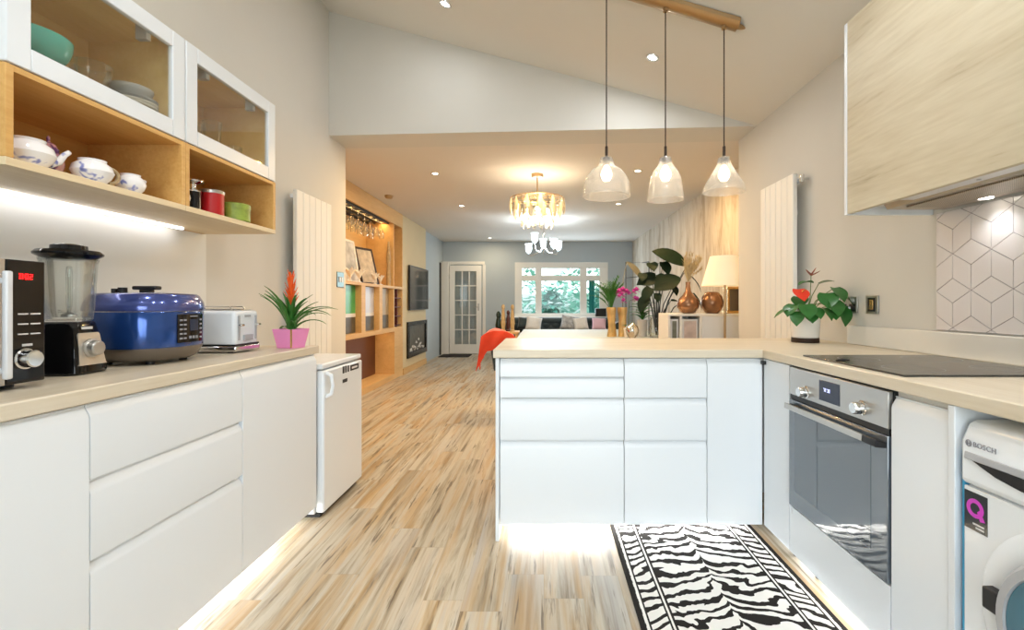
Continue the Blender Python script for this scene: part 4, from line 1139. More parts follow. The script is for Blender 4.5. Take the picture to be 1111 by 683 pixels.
shapes = {
 'dome': [(.034,0),(.040,-.030),(.050,-.052),(.085,-.072),(.115,-.110),(.130,-.150),(.133,-.190),(.135,-.222)],
 'bell': [(.032,0),(.036,-.030),(.046,-.050),(.070,-.080),(.086,-.120),(.094,-.170),(.100,-.225),(.102,-.240)],
 'cone': [(.032,0),(.036,-.030),(.044,-.048),(.062,-.080),(.085,-.120),(.108,-.160),(.118,-.195)]}
for xx, kind in ((658,'dome'),(722,'bell'),(785.5,'cone')):
    X = (xx-CX)*PYY/F; zt = 1.141+(329-171)*PYY/F
    zc = ceil_z(X)-.042
    O('cord', MB().tube([(X,PYY,zc),(X,PYY,zt+.06)], .0035, 8), M['darkbrown'], t)
    O('cord_grip', MB().cyl((X,PYY,zc-.018), .014, .020, seg=16), M['brass'], t)
    O('lamp_holder', MB().lathe([(.006,.0),(.008,.005),(.008,.062),(.006,.065)], (X,PYY,zt+.0), 16).lathe([(0,-.045),(.02,-.045),(.022,-.002),(.010,.0),(0,.0)], (X,PYY,zt), 20, closed=False), M['darkbrown'], t)
    pf = []
    base = shapes[kind]
    for (r0,h0),(r1,h1) in zip(base, base[1:]):
        n = max(2, int(abs(h1-h0)/.007))
        for k in range(n):
            q = k/n; rib = .0018 if (len(pf) % 2 and h0 < -.10) else 0
            pf.append((r0+(r1-r0)*q+rib, h0+(h1-h0)*q))
    pf.append(base[-1])
    inn = [(r-.0035, h) for r, h in reversed(pf)]
    O('glass_shade', MB().lathe(pf+inn, (X,PYY,zt), 48, closed=False), M['shade_glass'], t, ang=60)
    O('bulb', MB().lathe([(0,-.135),(.018,-.130),(.030,-.110),(.032,-.095),(.026,-.072),(.014,-.050),(.013,-.044),(0,-.044)], (X,PYY,zt), 24, closed=False), M['bulb'], t)

# recessed downlights
def downlight(x, y, label, slope=True, lit=True):
    if slope:
        # intersect the pixel ray with the sloped ceiling
        kx, kz = (x-CX)/F, (CY-y)/F
        Y = (2.56+1.70*.2963-EYE)/(kz+kx*.2963)
        X = kx*Y; Z = ceil_z(X); rot = math.atan(-.2963)
    else:
        Y = (2.555-EYE)*F/(CY-y); X = (x-CX)*Y/F; Z = 2.555; rot = 0
    Mt = Matrix.Rotation(-rot,4,'Y').to_3x3()
    t = T('downlight', label, 'ceiling light', (X,Y,Z), group='recessed ceiling downlights')
    O('trim', MB().lathe([(.030,-.002),(.032,-.006),(.043,-.006),(.046,-.001),(.046,.0),(.030,.0)], (X,Y,Z), 28, closed=False, M=Mt), M['chrome'], t)
    O('lens', MB().lathe([(0,-.004),(.0295,-.003),(.0295,0),(0,0)], (X,Y,Z), 24, closed=False, M=Mt), M['spot'], t)
    return Vector((X,Y,Z)), rot
DL = []
DL.append(downlight(483,4,'recessed downlight in the sloped kitchen ceiling above the opening, far from the pendant bar'))
DL.append(downlight(708,62,'recessed downlight in the sloped kitchen ceiling seen between two pendant cords'))
DLL = []
for x,y,l in ((472,188,'downlight in the living room ceiling nearest the media wall'),(692,185,'downlight in the living room ceiling seen between two glass pendant shades'),
              (671,221,'downlight in the living room ceiling seen just below the dome pendant shade'),(500.5,223,'second downlight along the media wall, halfway to the white door'),
              (531.5,258,'farthest downlight, in the living room ceiling near the white glazed door')):
    DLL.append(downlight(x,y,l,False)[0])
sm = px(422,212,1); Ys = (2.555-EYE)*F/(CY-212); Xs = (422-CX)*Ys/F
O('smoke_detector', MB().lathe([(.0,2.515),(.035,2.515),(.05,2.528),(.055,2.540),(.055,2.5548),(0,2.5548)], (Xs,Ys,0), 28, closed=False), M['brass'], label='small round detector on the living room ceiling by the media wall', cat='detector')
# ================================================================== LIVING ROOM, MEDIA WALL
MX = -2.25; MB_ = -2.66
t = T('shelving_unit','honey oak built-in shelving wall with niches, wine rack and desk niche','shelving',(-2.45,6.0,0))
ya, yb = 4.345, 7.573
O('back_panel', bx(MB_-.015,MB_,ya,yb,0,2.553), M['mediawood'], t)
O('pelmet', bx(MB_,MX,ya,yb,2.34,2.553), M['mediawood'], t)
O('shelf', bx(MB_,MX,ya,yb,1.365,1.400), M['mediawood'], t)
O('shelf', bx(MB_,MX,ya,yb,.720,.780), M['mediawood'], t)
for a,b in ((5.86,5.99),(6.50,6.62),(7.11,7.15),(7.545,7.573)):
    O('divider', bx(MB_,MX+(0 if a > 7 else -.0),a,b,.780,1.365), M['mediawood'], t)
O('divider', bx(MB_,MX,7.11,7.135,1.40,2.34), M['mediawood'], t)
O('side_panel', bx(MB_,MX,7.545,7.573,1.40,2.34), M['mediawood'], t)
O('side_panel', bx(MB_,MX,7.15,7.573,.08,.72), M['mediawood'], t)
O('base_board', bx(MB_,MX,ya,yb,0,.08), M['mediawood'], t)
O('niche_panel', bx(-2.56,-2.54,ya,7.15,.08,.72), M['brownpanel'], t, label='dark brown back of the desk niche')
wr = MB()
for k in range(4):
    z_ = .80+.14*k; wr.box(MB_+.02,MX-.02,7.155,7.54,z_,z_+.012)
wr.box(MB_+.02,MX-.02,7.34,7.352,.78,1.36)
O('wine_rack', wr, M['winered'], t)
# mirror reflections painted as colour on panels in three niches, grey band below
for (a,b), top, lab in (((4.6,5.86),'reflect_green','glossy panel with a painted green over grey reflection, in the oak niche nearest the kitchen'),((5.99,6.50),'reflect_blue','glossy panel with a painted pale blue over dark reflection, in the middle oak niche'),((6.62,7.11),'reflect_beige','glossy panel with a painted beige reflection, in the oak niche beside the wine rack')):
    t2 = T('niche_reflection', lab, 'picture', (-2.33,(a+b)/2,.781))
    O('upper_reflection', bx(-2.335,-2.325,a+.006,b-.006,1.02,1.360), M[top], t2)
    O('mid_reflection', bx(-2.335,-2.322,a+.006,b-.006,.975,1.02), M['lightgrey'] if top != 'reflect_beige' else M['reflect_beige'], t2)
    O('lower_reflection', bx(-2.335,-2.325,a+.006,b-.006,.782,.975), M['reflect_firebox_dark'], t2)
# bottles in the rack
for r_ in range(4):
    for c_ in range(2):
        yy, zz = 7.245+.20*c_, .813+.14*r_+.037
        bt = T('wine_bottle','dark wine bottle lying in the rack at the end of the oak niches','bottle',(-2.45,yy,zz-.036),group='bottles in the wine rack')
        O('glass', MB().lathe([(0,-.36),(.034,-.36),(.036,-.35),(.036,-.16),(.014,-.10),(.014,-.03),(0,-.03)], (MX-.02,yy,zz), 16, closed=False, axis='x'), M['bottle_green'], bt)
        O('capsule', MB().lathe([(.0155,-.08),(.0155,-.026),(0,-.024)], (MX-.02,yy,zz), 14, closed=False, axis='x'), M['bottle_red'], bt)
# hanging glasses
t = T('glass_rack','dark rail rack for stemware under the top of the oak shelving','rack',(-2.45,6.0,2.25))
rk = MB()
for k in range(4): rk.box(-2.62+.10*k,-2.60+.10*k,4.6,7.05,2.318,2.338)
rk.box(-2.63,-2.28,4.6,7.05,2.336,2.3395)
O('rail', rk, M['black_matt'], t)
n = 0
for c_ in range(2):
    for k in range(9):
        yy = 5.15+.215*k; xx = -2.35-.15*c_; zt = 2.315
        g_ = MB().lathe([(0,0),(.034,-.001),(.034,-.005),(.005,-.012),(.004,-.10),(.02,-.115),(.036,-.15),(.038,-.19),(.033,-.235),(.031,-.235),(.035,-.19),(.033,-.152),(.018,-.12),(0,-.112)], (xx,yy,zt), 16, closed=False)
        O('wine_glass', g_, M['glass2'], label='upside-down wine glass hanging from the dark rack in the oak shelving', cat='glass', group='wine glasses hanging in the rack')
# framed pictures on the shelf
def frame(name, label, yc, w, h, xb_, tilt, art, fm, yaw=0):
    t = T(name, label, 'picture', (xb_,yc,1.401), yaw, local=True)
    Mt = Matrix.Rotation(-tilt,4,'Y')
    f = MB(); e = .028
    f.box(0,.02,-w/2,-w/2+e,0,h,M=Mt); f.box(0,.02,w/2-e,w/2,0,h,M=Mt); f.box(0,.02,-w/2+e,w/2-e,0,e,M=Mt); f.box(0,.02,-w/2+e,w/2-e,h-e,h,M=Mt)
    O('frame', f, M[fm], t)
    O('print', bx(.004,.012,-w/2+e,w/2-e,e,h-e) if False else MB().box(.004,.012,-w/2+e,w/2-e,e,h-e,M=Mt), M[art], t)
frame('picture_frame','grey flower picture leaning on the oak shelf nearest the kitchen',5.95,.44,.55,-2.40,R(9),'art_grey','ceramic')
frame('picture_frame','cream bird picture with a dark edge leaning on the oak shelf, farther from the kitchen',6.62,.40,.53,-2.42,R(14),'art_cream','darkbrown',R(-14))
def ornament(yc, xc, label, h):
    t = T('flower_ornament', label, 'ornament', (xc,yc,1.401))
    O('foot', MB().lathe([(0,0),(.03,0),(.03,.008),(.006,.016),(.005,.05),(0,.05)], (xc,yc,1.401), 16, closed=False), M['ceramic'], t)
    m = MB()
    for k in range(7):
        a = k*.9; m.leaf((xc,yc,1.445), a, 1.2-.12*(k%3), h, .045, .35, 'oval', .3, 6)
    O('petals', m, M['ceramic'], t, recalc=False)
ornament(5.64,-2.30,'white flower-shaped ornament in front of the grey flower picture, nearer the kitchen',.15)
ornament(5.92,-2.30,'white flower-shaped ornament at the far corner of the grey flower picture',.15)
ornament(6.44,-2.29,'white flower-shaped ornament in front of the cream bird picture',.13)
ornament(6.66,-2.29,'white flower-shaped ornament past the far edge of the cream bird picture',.11)
vs = MB().lathe([(0,0),(.03,0),(.035,.10),(.022,.30),(.034,.42),(.016,.60),(.012,.66),(0,.66)], (-2.31,7.06,1.401), 20, closed=False)
O('tall_vase', vs, M['carved'], label='tall slim carved ornament standing at the far divider of the oak shelf', cat='ornament')

# chimney-breast panel with television and fire
S('wall_media', bx(-2.68,MX,7.5735,9.05,0,2.554), mat('pale_honey_wall', rgb(206,188,150), .7, noise=.04, nscale=3))
t = T('television','black wall-mounted flat television on the honey panel above the fire','television',(MX+.03,8.46,1.08))
O('screen', bx(MX+.025,MX+.045,7.83,9.04,1.045,1.760), M['tvscreen'], t)
O('bezel', MB().box(MX+.022,MX+.049,7.82,9.045,1.03,1.047).box(MX+.022,MX+.049,7.82,9.045,1.758,1.775).box(MX+.022,MX+.049,7.82,7.832,1.047,1.758).box(MX+.022,MX+.049,9.033,9.045,1.047,1.758), M['black'], t)
O('bracket', bx(MX+.001,MX+.022,8.2,8.7,1.2,1.6), M['black_matt'], t)
t = T('electric_fire','black framed electric fire below the television','fireplace',(MX+.02,8.45,.22))
fy0, fy1, fz0, fz1 = 7.78, 9.04, .235, .835
O('frame', MB().box(MX+.001,MX+.03,fy0,fy1,fz0,fz0+.09).box(MX+.001,MX+.03,fy0,fy1,fz1-.07,fz1).box(MX+.001,MX+.03,fy0,fy0+.10,fz0+.09,fz1-.07).box(MX+.001,MX+.03,fy1-.10,fy1,fz0+.09,fz1-.07), M['firebox'], t, bevel=.004)
O('firebox', bx(MX+.001,MX+.004,fy0+.10,fy1-.10,fz0+.09,fz1-.07), M['reflect_firebox_dark'], t)
pb = MB(); rr = random.Random(5)
for k in range(26):
    pb.ball((MX+.014,fy0+.16+.036*k,fz0+.105+rr.uniform(0,.20)*(1-abs(k-13)/14)), rr.uniform(.010,.02), .5,1.6,1.2,8)
O('pebbles', pb, M['pebble'], t)
S('baseboard_left', bx(MX+.001,MX+.016,7.574,9.05,0,.10), M['mediawood'])

# ================================================================== DINING TABLE
t = T('dining_table','white gloss dining table behind the peninsula','table',(.55,6.3,0))
O('tabletop', bx(-.31,1.47,5.40,7.20,.722,.750), mat('pale_table_lacquer', rgb(172,180,180), .55), t, bevel=.006)
for a in (-.24,1.33):
    for b in (5.47,7.06): O('leg', bx(a,a+.07,b,b+.07,.0005,.722), M['white_gloss'], t, bevel=.004)
O('apron', MB().box(-.2,1.36,5.5,5.52,.65,.722).box(-.2,1.36,7.08,7.10,.65,.722), M['white_gloss'], t)

# chair with the red throw at the table end
t = T('dining_chair','chair with black metal legs at the table end, under the red throw','chair',(-.24,4.78,0))
cxx, cyy = -.24, 4.78
O('seat', bx(cxx-.20,cxx+.22,cyy-.22,cyy+.22,.44,.49), M['sofa'], t, bevel=.02, bseg=3)
for a in (-.18,.20):
    for b in (-.19,.19): O('leg', MB().tube([(cxx+a,cyy+b,.44),(cxx+a*1.15,cyy+b*1.1,.0005)], [.014,.010], 10), M['black_matt'], t)
bk = MB(); bk.grid(lambda u,v: (cxx-.20-.05*v-.03*math.cos((u-.5)*3), cyy-.21+.42*u, .50+.34*v), 8, 4, .035)
O('backrest', bk, M['sofa'], t)
for b in (-.17,.17): O('backrest_post', MB().tube([(cxx-.19,cyy+b,.45),(cxx-.215,cyy+b,.60)], .012, 8), M['black_matt'], t)
def thr(u, v):
    # over the back: short fall inside, long fall outside, thick soft folds
    yy = cyy-.25+.48*u
    topz = .882 + .010*math.sin(9*u) - .05*(2*u-1)**4
    fold = .014*math.sin(14*u+2*v)
    if v < .42:
        q = (.42-v)/.42; return (cxx-.26-.085*min(1,q*3)-.02*q-fold*q, yy, topz - .02*q - q**1.4*(.30-.12*u))
    q = (v-.42)/.58; return (cxx-.26+.15*min(1,q*2.5)+.10*q**1.5+fold*q, yy, topz-.004 - .03*q - q**1.6*(.26 + .04*math.sin(5*u)))
tb = MB(); tb.grid(thr, 26, 26, .008)
def flap(u, v):
    # the near side hangs down the side of the chair, its outer corner reaching lowest
    X0 = cxx-.355+.315*u
    top = .876 - .055*abs(2*u-1)**3
    D = .15 + .03*math.sin(6*u) + .17*max(0,1-u/.22)
    return (X0 - (.03+.02*v)*max(0,1-u/.3)*v, cyy-.252-.035*math.sin(math.pi*min(1,v*1.2)*.5)-.012*math.sin(11*u+3*v), top - D*v)
tb.grid(flap, 22, 10, .008)
O('throw_blanket', tb, M['red_throw'], label='orange-red throw draped over the chair back at the peninsula end', cat='throw')

# ornaments at the table's end
TT = .7505
def bottle(x, y_, h, r, m, label, name='bottle_ornament'):
    X = (x-CX)*y_/F
    O(name, MB().lathe([(0,0),(r,0),(r*1.05,h*.05),(r,h*.45),(r*.55,h*.62),(r*.42,h*.9),(r*.55,h*.93),(r*.5,h),(0,h)], (X,y_,TT), 20, closed=False), M[m], label=label, cat='ornament')
bottle(542.5,5.85,.27,.050,'bottle_green','dark green bottle nearest the red throw on the table end')if False else None
bottle(566,5.5,.01,.01,'bottle_green','x') if False else None
def slim(x, y_, h, r, m, label):
    X = (x-CX)*y_/F; zb = TT
    t = T('carved_figure', label, 'ornament', (X,y_,zb))
    O('body', MB().lathe([(0,0),(r*1.1,0),(r*1.15,.012),(r*.7,.03),(r,h*.3),(r*.75,h*.6),(r*.5,h*.78),(0,h*.80)], (X,y_,zb), 18, closed=False), M[m], t)
    O('head', MB().ball((X,y_,zb+h*.88), r*.75, 1,1,1.5, 14), M[m], t)
# these stand on a slim console behind the chair
t = T('console_table','slim pale console behind the chair with the red throw','table',(-.54,6.95,0))
O('top', bx(-.725,-.36,6.75,7.15,.705,.735), M['golden_trunk'] if False else M['mediawood'], t, bevel=.004)
for a in (-.70,-.41):
    for b in (6.77,7.10): O('leg', bx(a,a+.03,b,b+.03,.0005,.705), M['mediawood'], t)
TT = .7355
slim(541,6.95,.27,.050,'bottle_green','dark green figure, leftmost of the ornaments beside the red throw')
slim(546,6.88,.40,.036,'carved','pale carved wooden figure beside the dark green one, above the red throw')
slim(551.5,6.95,.31,.034,'bottle_red','dark red figure between the two pale carved figures')
slim(556,6.88,.40,.034,'carved','pale carved figure farthest from the door, next to the dark red one')
TT = .7505

# ================================================================== SOFA
t = T('sofa','dark tufted chesterfield sofa under the far window','sofa',(.30,10.1,0))
sx0, sx1 = -.88, 1.62
O('base', bx(sx0+.18,sx1-.18,9.55,10.45,.10,.40), M['sofa'], t, bevel=.03, bseg=3)
def back(u, v):
    X = sx0+.05+(sx1-sx0-.1)*u; z = .38+.40*v
    nu, nv = 22, 4
    a, b = u*nu, v*nv
    tuft = abs(math.sin(math.pi*(a+b)/2)*math.sin(math.pi*(a-b)/2))
    return (X, 10.36+.06*v-.045*tuft-.05*math.sin(math.pi*v), z)
O('backrest', MB().grid(back, 132, 24, .14), M['sofa'], t, ang=80)
O('back_roll', MB().tube([(sx0+.05,10.42,.76),(sx1-.05,10.42,.76)], .075, 16), M['sofa'], t)
for a in (sx0+.10, sx1-.10):
    O('arm', MB().box(a-.09,a+.09,9.55,10.45,.10,.62).tube([(a,9.54,.66),(a,10.46,.66)], .105, 18), M['sofa'], t)
for k in range(3):
    w = (sx1-sx0-.40)/3
    O('seat_cushion', bx(sx0+.20+w*k+.004,sx0+.20+w*(k+1)-.004,9.53,10.24,.40,.52), M['sofa'], t, bevel=.04, bseg=3)
for a in (sx0+.12,sx1-.12):
    for b in (9.62,10.38): O('leg', MB().cyl((a,b,.0005), .028, .1, r2=.04, seg=14), M['darkbrown'], t)
def cushion(x, z, Y, s, m, label, rot=0, tilt=.5):
    X = (x-CX)*Y/F
    t_ = Matrix.Translation((X,Y,z)) @ Matrix.Rotation(rot,4,'Y') @ Matrix.Rotation(-tilt,4,'X')
    def f(u,v,sg):
        a, b = 2*u-1, 2*v-1
        k = (1-a**4)*(1-b**4)
        sxx = a*(1-.07*(1-b*b)) ; szz = b*(1-.07*(1-a*a))
        return t_ @ Vector((sxx*s/2, sg*.075*max(0,k)**.5, szz*s/2))
    mb = MB(); mb.grid(lambda u,v:f(u,v,-1), 14, 14); mb.grid(lambda u,v:f(u,v,1), 14, 14)
    bmesh.ops.remove_doubles(mb.bm, verts=mb.bm.verts[:], dist=.001)
    O('cushion', mb, M[m], label=label, cat='cushion', group='cushions on the dark sofa', ang=80)
cushion(569,.72,10.0,.28,'sofa','dark cushion at the sofa end nearest the door',R(6))
cushion(579,.715,9.84,.33,'cush_w','off-white cushion at the door end of the dark sofa',R(8))
cushion(617,.735,10.0,.33,'cush_p','grey patterned cushion in the middle of the dark sofa',R(10))
cushion(630,.715,9.84,.31,'cush_w','off-white cushion leaning on the grey patterned one',R(-8))
cushion(650,.705,9.84,.30,'cush_pink','dusty pink cushion at the window-curtain end of the dark sofa',R(4),.6)
t = T('speaker','small black box speaker standing on the window sill end','speaker',(1.30,10.78,.86))
sX0, sX1 = (646-CX)*10.75/F, (657.5-CX)*10.75/F
O('case', bx(sX0,sX1,10.715,10.80,.8465,1.03), M['black'], t, bevel=.006)
O('grille', bx(sX0+.02,sX1-.02,10.711,10.716,.87,1.01), M['black_matt'], t)

# ================================================================== PLANTS AND VASES ON THE TABLE
def trunk_vase(x, Y, h, r, label, seed):
    X = (x-CX)*Y/F; rr = random.Random(seed); pts = []
    mb = MB(); n = 12; seg = 20
    def f(u, v):
        a = 2*math.pi*u; w = r*(1.25-.35*math.sin(math.pi*min(1,v*1.1))+.12*math.sin(3*a+seed+4*v)+.07*math.sin(7*a+2*v+seed))
        return (X+w*math.cos(a), Y+w*math.sin(a), TT+h*v)
    mb.grid(f, 24, 12); bmesh.ops.remove_doubles(mb.bm, verts=mb.bm.verts[:], dist=.0005)
    lo = [v for v in mb.bm.verts if abs(v.co.z-TT) < 1e-4]
    mb.bm.faces.new(sorted(lo, key=lambda v: math.atan2(v.co.y-Y, v.co.x-X)))
    t = T('gold_vase', label, 'vase', (X,Y,TT), group='tall gold bark vases on the dining table')
    O('body', mb, M['golden_trunk'], t, ang=60)
    O('lining', MB().cyl((X,Y,TT+h*.90), r*.95, .004, seg=18), M['soil'], t)
    return Vector((X,Y,TT+h))
v1 = trunk_vase(663.5,5.60,.345,.044,'tall gold bark-textured vase holding the green fern',1)
v2 = trunk_vase(675.5,5.62,.345,.046,'tall gold bark-textured vase beside the fern vase, below the pink orchid',2)
t = T('fern','feathery green fern growing from the tall gold vase','plant',tuple(v1))
fm = MB(); rr = random.Random(11)
for k in range(34):
    a = k*2.4; e = rr.uniform(.8,1.5); L = rr.uniform(.28,.46); p = v1+Vector((0,0,-.028)); tight = math.cos(a) > .25 or math.sin(a) < -.3; e = max(e,1.32) if tight else e; L = L*.85 if tight else L
    pts = []
    for i in range(11):
        q = i/10; ee = e-(.55 if tight else 1.1)*q*q; d = Vector((math.cos(a)*math.cos(ee), math.sin(a)*math.cos(ee), math.sin(ee)))
        pts.append(p.copy()); p = p+d*L/10
        if i > 2:
            for sgn in (-1,1):
                fm.leaf(pts[-1], a+sgn*1.0, ee+.1, .085*(1.1-q*.6), .016, .5, 'lance', .2, 3)
    fm.tube(pts, [.004-.0003*i for i in range(11)], 5)
O('fronds', fm, M['green'], t, recalc=False)
# pink orchid
oc = px(682,363,5.45); oc = Vector((oc[0],5.45,TT))
t = T('orchid','magenta orchid in a small white pot beside the gold vases','plant',tuple(oc))
O('pot', MB().lathe([(0,0),(.045,0),(.06,.11),(.055,.11),(.05,.09),(0,.09)], oc, 24, closed=False), M['ceramic'], t)
st = MB(); st.tube([oc+Vector((0,0,.09)), oc+Vector((.0,0,.30)), oc+Vector((.01,0,.42)), oc+Vector((.08,0,.45))], [.005,.004,.003,.002], 6)
O('stem', st, M['stem'], t)
of = MB(); rr = random.Random(4)
for k in range(15):
    c = Vector(px(671+22*rr.random(), 314+13*rr.random(), 5.36+.06*rr.random()))
    for j in range(5): of.leaf(c, -math.pi/2+rr.uniform(-.5,.5)+(j-2)*.9, math.pi/2-1.25*abs(j-2)*.8+.1, .045, .04, .3, 'oval', .15, 4)
O('flower', of, M['pink_petal'], t, recalc=False)
ol = MB()
for a in (0.3,2.2,3.6,5.0): ol.leaf(oc+Vector((0,0,.095)), a, .9, .10, .04, .9, 'oval', .3, 7)
O('foliage', ol, M['green_mid'], t, recalc=False)
# silver ball vase
bc = Vector(px(686,352,5.25)); bc.z = TT
t = T('silver_ball','round mirrored silver ball vase below the orchid','vase',tuple(bc))
O('body', MB().lathe([(0,.0),(.03,.0),(.035,.006),(.065,.05),(.075,.095),(.062,.14),(.03,.165),(.026,.17),(.022,.165),(0,.15)], bc, 30, closed=False), M['chrome'], t)
O('foot_ring', MB().lathe([(.036,0),(.036,.008),(.03,.010)], bc, 24), M['grey'], t)
# wire trellis stand
wc = px(706,300,5.7)
t = T('wire_stand','thin black wire plant frame on the dining table behind the broad dark leaves','stand',(wc[0],6.0,TT))
xa_, xb_ = (679-CX)*6.3/F, (716-CX)*6.3/F; zt_ = EYE+(329-284)*6.3/F; xm_ = (704-CX)*5.92/F
ws = MB()
ws.tube([(xa_,6.3,TT+.001),(xa_,6.3,zt_),(xb_,6.3,zt_-.02),(xb_,6.3,TT+.001)], .006, 6)
ws.tube([(xm_,5.92,TT+.001),(xm_,5.92,zt_-.03)], .006, 6); ws.tube([(xm_,5.92,zt_-.03),(xm_,6.3,zt_-.01)], .006, 6)
ws.tube([(xa_,6.3,zt_-.21),(xm_,5.55,zt_-.22),(xb_,5.72,zt_-.22)], .005, 6)
O('wire', ws, M['black_matt'], t)
# big-leaved plant in a glass jar
gc = Vector(px(712,366,5.15)); gc.z = TT; gc.y = 5.43
gc.x = (712-CX)*5.43/F
t = T('leafy_plant','tall plant with broad dark green leaves in a clear glass jar','plant',tuple(gc))
O('jar', MB().lathe([(0,0),(.07,0),(.078,.008),(.078,.20),(.07,.22),(.074,.235),(.071,.235),(.067,.22),(.074,.198),(.074,.012),(0,.01)], gc, 30, closed=False), M['glass2'], t)
sm_ = MB(); lm_ = MB()
def blade(x, y, dY, L, W, az, el, curl=.4, roll=0, x0=0):
    tip = Vector(px(x, y, gc.y+dY)); b = gc+Vector((x0,0,.03))
    sm_.tube([b, b*.55+tip*.45+Vector((0,0,.10)), tip], [.008,.006,.004], 6)
    lm_.leaf(tip, az, el, L*.92, W*.84, curl, 'heart' if L < .3 else 'oval', .22, 8, roll)
# (stem-tip pixel, depth offset, size, heading)
blade(745,288,-.05,.46,.26,R(170),.55,.3,R(-50),.02)
blade(738,302,-.10,.36,.26,R(185),-.25,.4,R(-55),.02)
blade(712,302,.00,.26,.22,R(180),-.1,.5,R(-60))
blade(706,285,.05,.16,.16,R(-80),-.6,.5,R(10))
blade(719,284,.00,.20,.17,R(-60),-.9,.4,R(10))
blade(722,300,-.05,.18,.16,R(200),-.4,.5,R(-50))
blade(742,296,-.02,.34,.12,R(5),-.4,1.0,R(20),.02)
blade(706,312,-.10,.22,.15,R(210),-.8,.5,R(-40))
blade(702,322,-.12,.22,.16,R(200),-.9,.5,R(-40))
blade(728,326,-.10,.10,.06,R(10),.1,.5,R(30),.02)
blade(697,296,.04,.15,.13,R(-100),-.7,.5)
blade(730,310,-.08,.15,.11,R(-70),-.8,.5)
blade(713,318,-.12,.13,.10,R(-95),-.9,.4)
blade(752,318,-.03,.24,.07,R(-15),-.9,.5,R(20),.02)
O('stem', sm_, M['stem_dark'], t); O('foliage', lm_, M['green_dark'], t, recalc=False)
vl = MB(); vc = Vector(px(697,366,5.62)); vc.y = 5.62; vc.z = TT
t = T('pothos','pale green leafy plant in a beige pot between the silver ball and the glass jar','plant',tuple(vc))
O('pot', MB().lathe([(0,0),(.05,0),(.062,.20),(.057,.20),(.05,.18),(0,.18)], vc, 24, closed=False), M['cush_w'], t)
for k in range(14):
    a = k*2.4; vl.leaf(vc+Vector((0,0,.18+.012*k)), a, .9, .19, .07, 1.4, 'oval', .25, 7)
vl.tube([vc+Vector((0,0,.17)), vc+Vector((0,0,.40))], .005, 6)
O('foliage', vl, M['green'], t, recalc=False)
# grey-brown big leaf near the wire frame
gl = MB(); gp = Vector(px(680,284,6.12)); gl.leaf(gp, R(-20), -.75, .30, .15, .3, 'oval', .2, 8, R(25))
gl.tube([v2+Vector((0,0,-.02)), v2+Vector((0,0,.06)), v2*.5+gp*.5+Vector((-.02,0,.05)), gp], [.006,.006,.005,.004], 6)
O('dried_leaf', gl, mat('grey_green_leaf', rgb(120,118,104), .5), label='single broad grey-brown leaf on a stem rising from the second gold vase', cat='leaf', recalc=False)

# ================================================================== SIDEBOARD
SY0, SY1, SZ = 4.72, 5.12, 1.038
sx0, sx1 = (725-CX)*SY0/F, 2.02
t = T('sideboard','tall white sideboard with two picture cubbies, against the living room wall','sideboard',(1.62,4.92,0))
xm = (761.5-CX)*SY0/F; xd = (739-CX)*SY0/F
O('top', bx(sx0,sx1,SY0,SY1,SZ-.022,SZ), M['white_paint'], t, bevel=.002)
O('side_panel', bx(sx0,sx0+.02,SY0,SY1,.0005,SZ-.022), M['white_paint'], t)
O('side_panel', bx(sx1-.02,sx1,SY0,SY1,.0005,SZ-.022), M['white_paint'], t)
O('divider', bx(xm-.02,xm,SY0,SY1,.0005,SZ-.022), M['white_paint'], t)
O('divider', bx(xd-.012,xd+.012,SY0,SY1,.38,SZ-.022), M['white_paint'], t)
O('shelf', bx(sx0+.02,xm-.02,SY0,SY1,.36,.38), M['white_paint'], t)
O('shelf', bx(sx0+.02,xm-.02,SY0,SY1,.70,.72), M['white_paint'], t)
O('back_panel', bx(sx0+.02,sx1-.02,SY1-.012,SY1,.0005,SZ-.022), M['white_paint'], t)
O('door', bx(xm+.002,sx1-.002,SY0-.018,SY0-.001,.04,SZ-.026), M['white'], t, bevel=.002)
O('base', bx(sx0+.02,sx1-.02,SY0+.03,SY1-.012,.0005,.06), M['white_paint'], t)
def photo(x0, x1, m, label):
    t = T('photo_frame', label, 'photo', ((x0+x1)/2,SY0+.05,.7205))
    O('frame', bx(x0,x1,SY0+.03,SY0+.045,.7205,.985), M['lightgrey'], t, bevel=.002)
    O('print', bx(x0+.018,x1-.018,SY0+.027,SY0+.031,.740,.965), M[m], t)
photo(sx0+.03, xd-.02, 'photo_dark', 'dim framed photo in the sideboard cubby nearest the leafy plant')
photo(xd+.02, xm-.03, 'photo_pink', 'framed photo with pale and pink tones in the cubby below the onion vase')
ov = Vector(((746.5-CX)*4.9/F, 4.9, SZ+.0005))
t = T('onion_vase','onion-shaped copper and gold vase with a narrow neck on the sideboard','vase',tuple(ov))
O('body', MB().lathe([(0,0),(.05,0),(.075,.012),(.108,.06),(.112,.10),(.095,.15),(.055,.19),(.030,.23),(.022,.29),(.024,.325),(.019,.325),(.018,.29),(0,.28)], ov, 36, closed=False), M['copper'], t)
pg = MB(); rr = random.Random(9)
for k in range(46):
    a = rr.uniform(0,6.28); r_ = rr.uniform(0,.014); b = ov+Vector((r_*math.cos(a)*.5,r_*math.sin(a)*.5,.327))
    tip = ov+Vector((rr.uniform(-.06,.16),rr.uniform(-.05,.05),rr.uniform(.46,.64)))
    pg.tube([b, b*.5+tip*.5+Vector((-.01,0,.02)), tip], [.0015,.004,.001], 5)
    for j in range(3):
        q = .55+.15*j; pg.leaf(b*(1-q)+tip*q, a+j*2, 1.1, .06, .012, .4, 'lance', .2, 3)
O('dried_grass', pg, M['pampas'], label='bunch of dried beige grass rising from the onion vase', cat='dried grass', recalc=False)
gv = Vector(((772.5-CX)*4.9/F, 4.9, SZ+.0005))
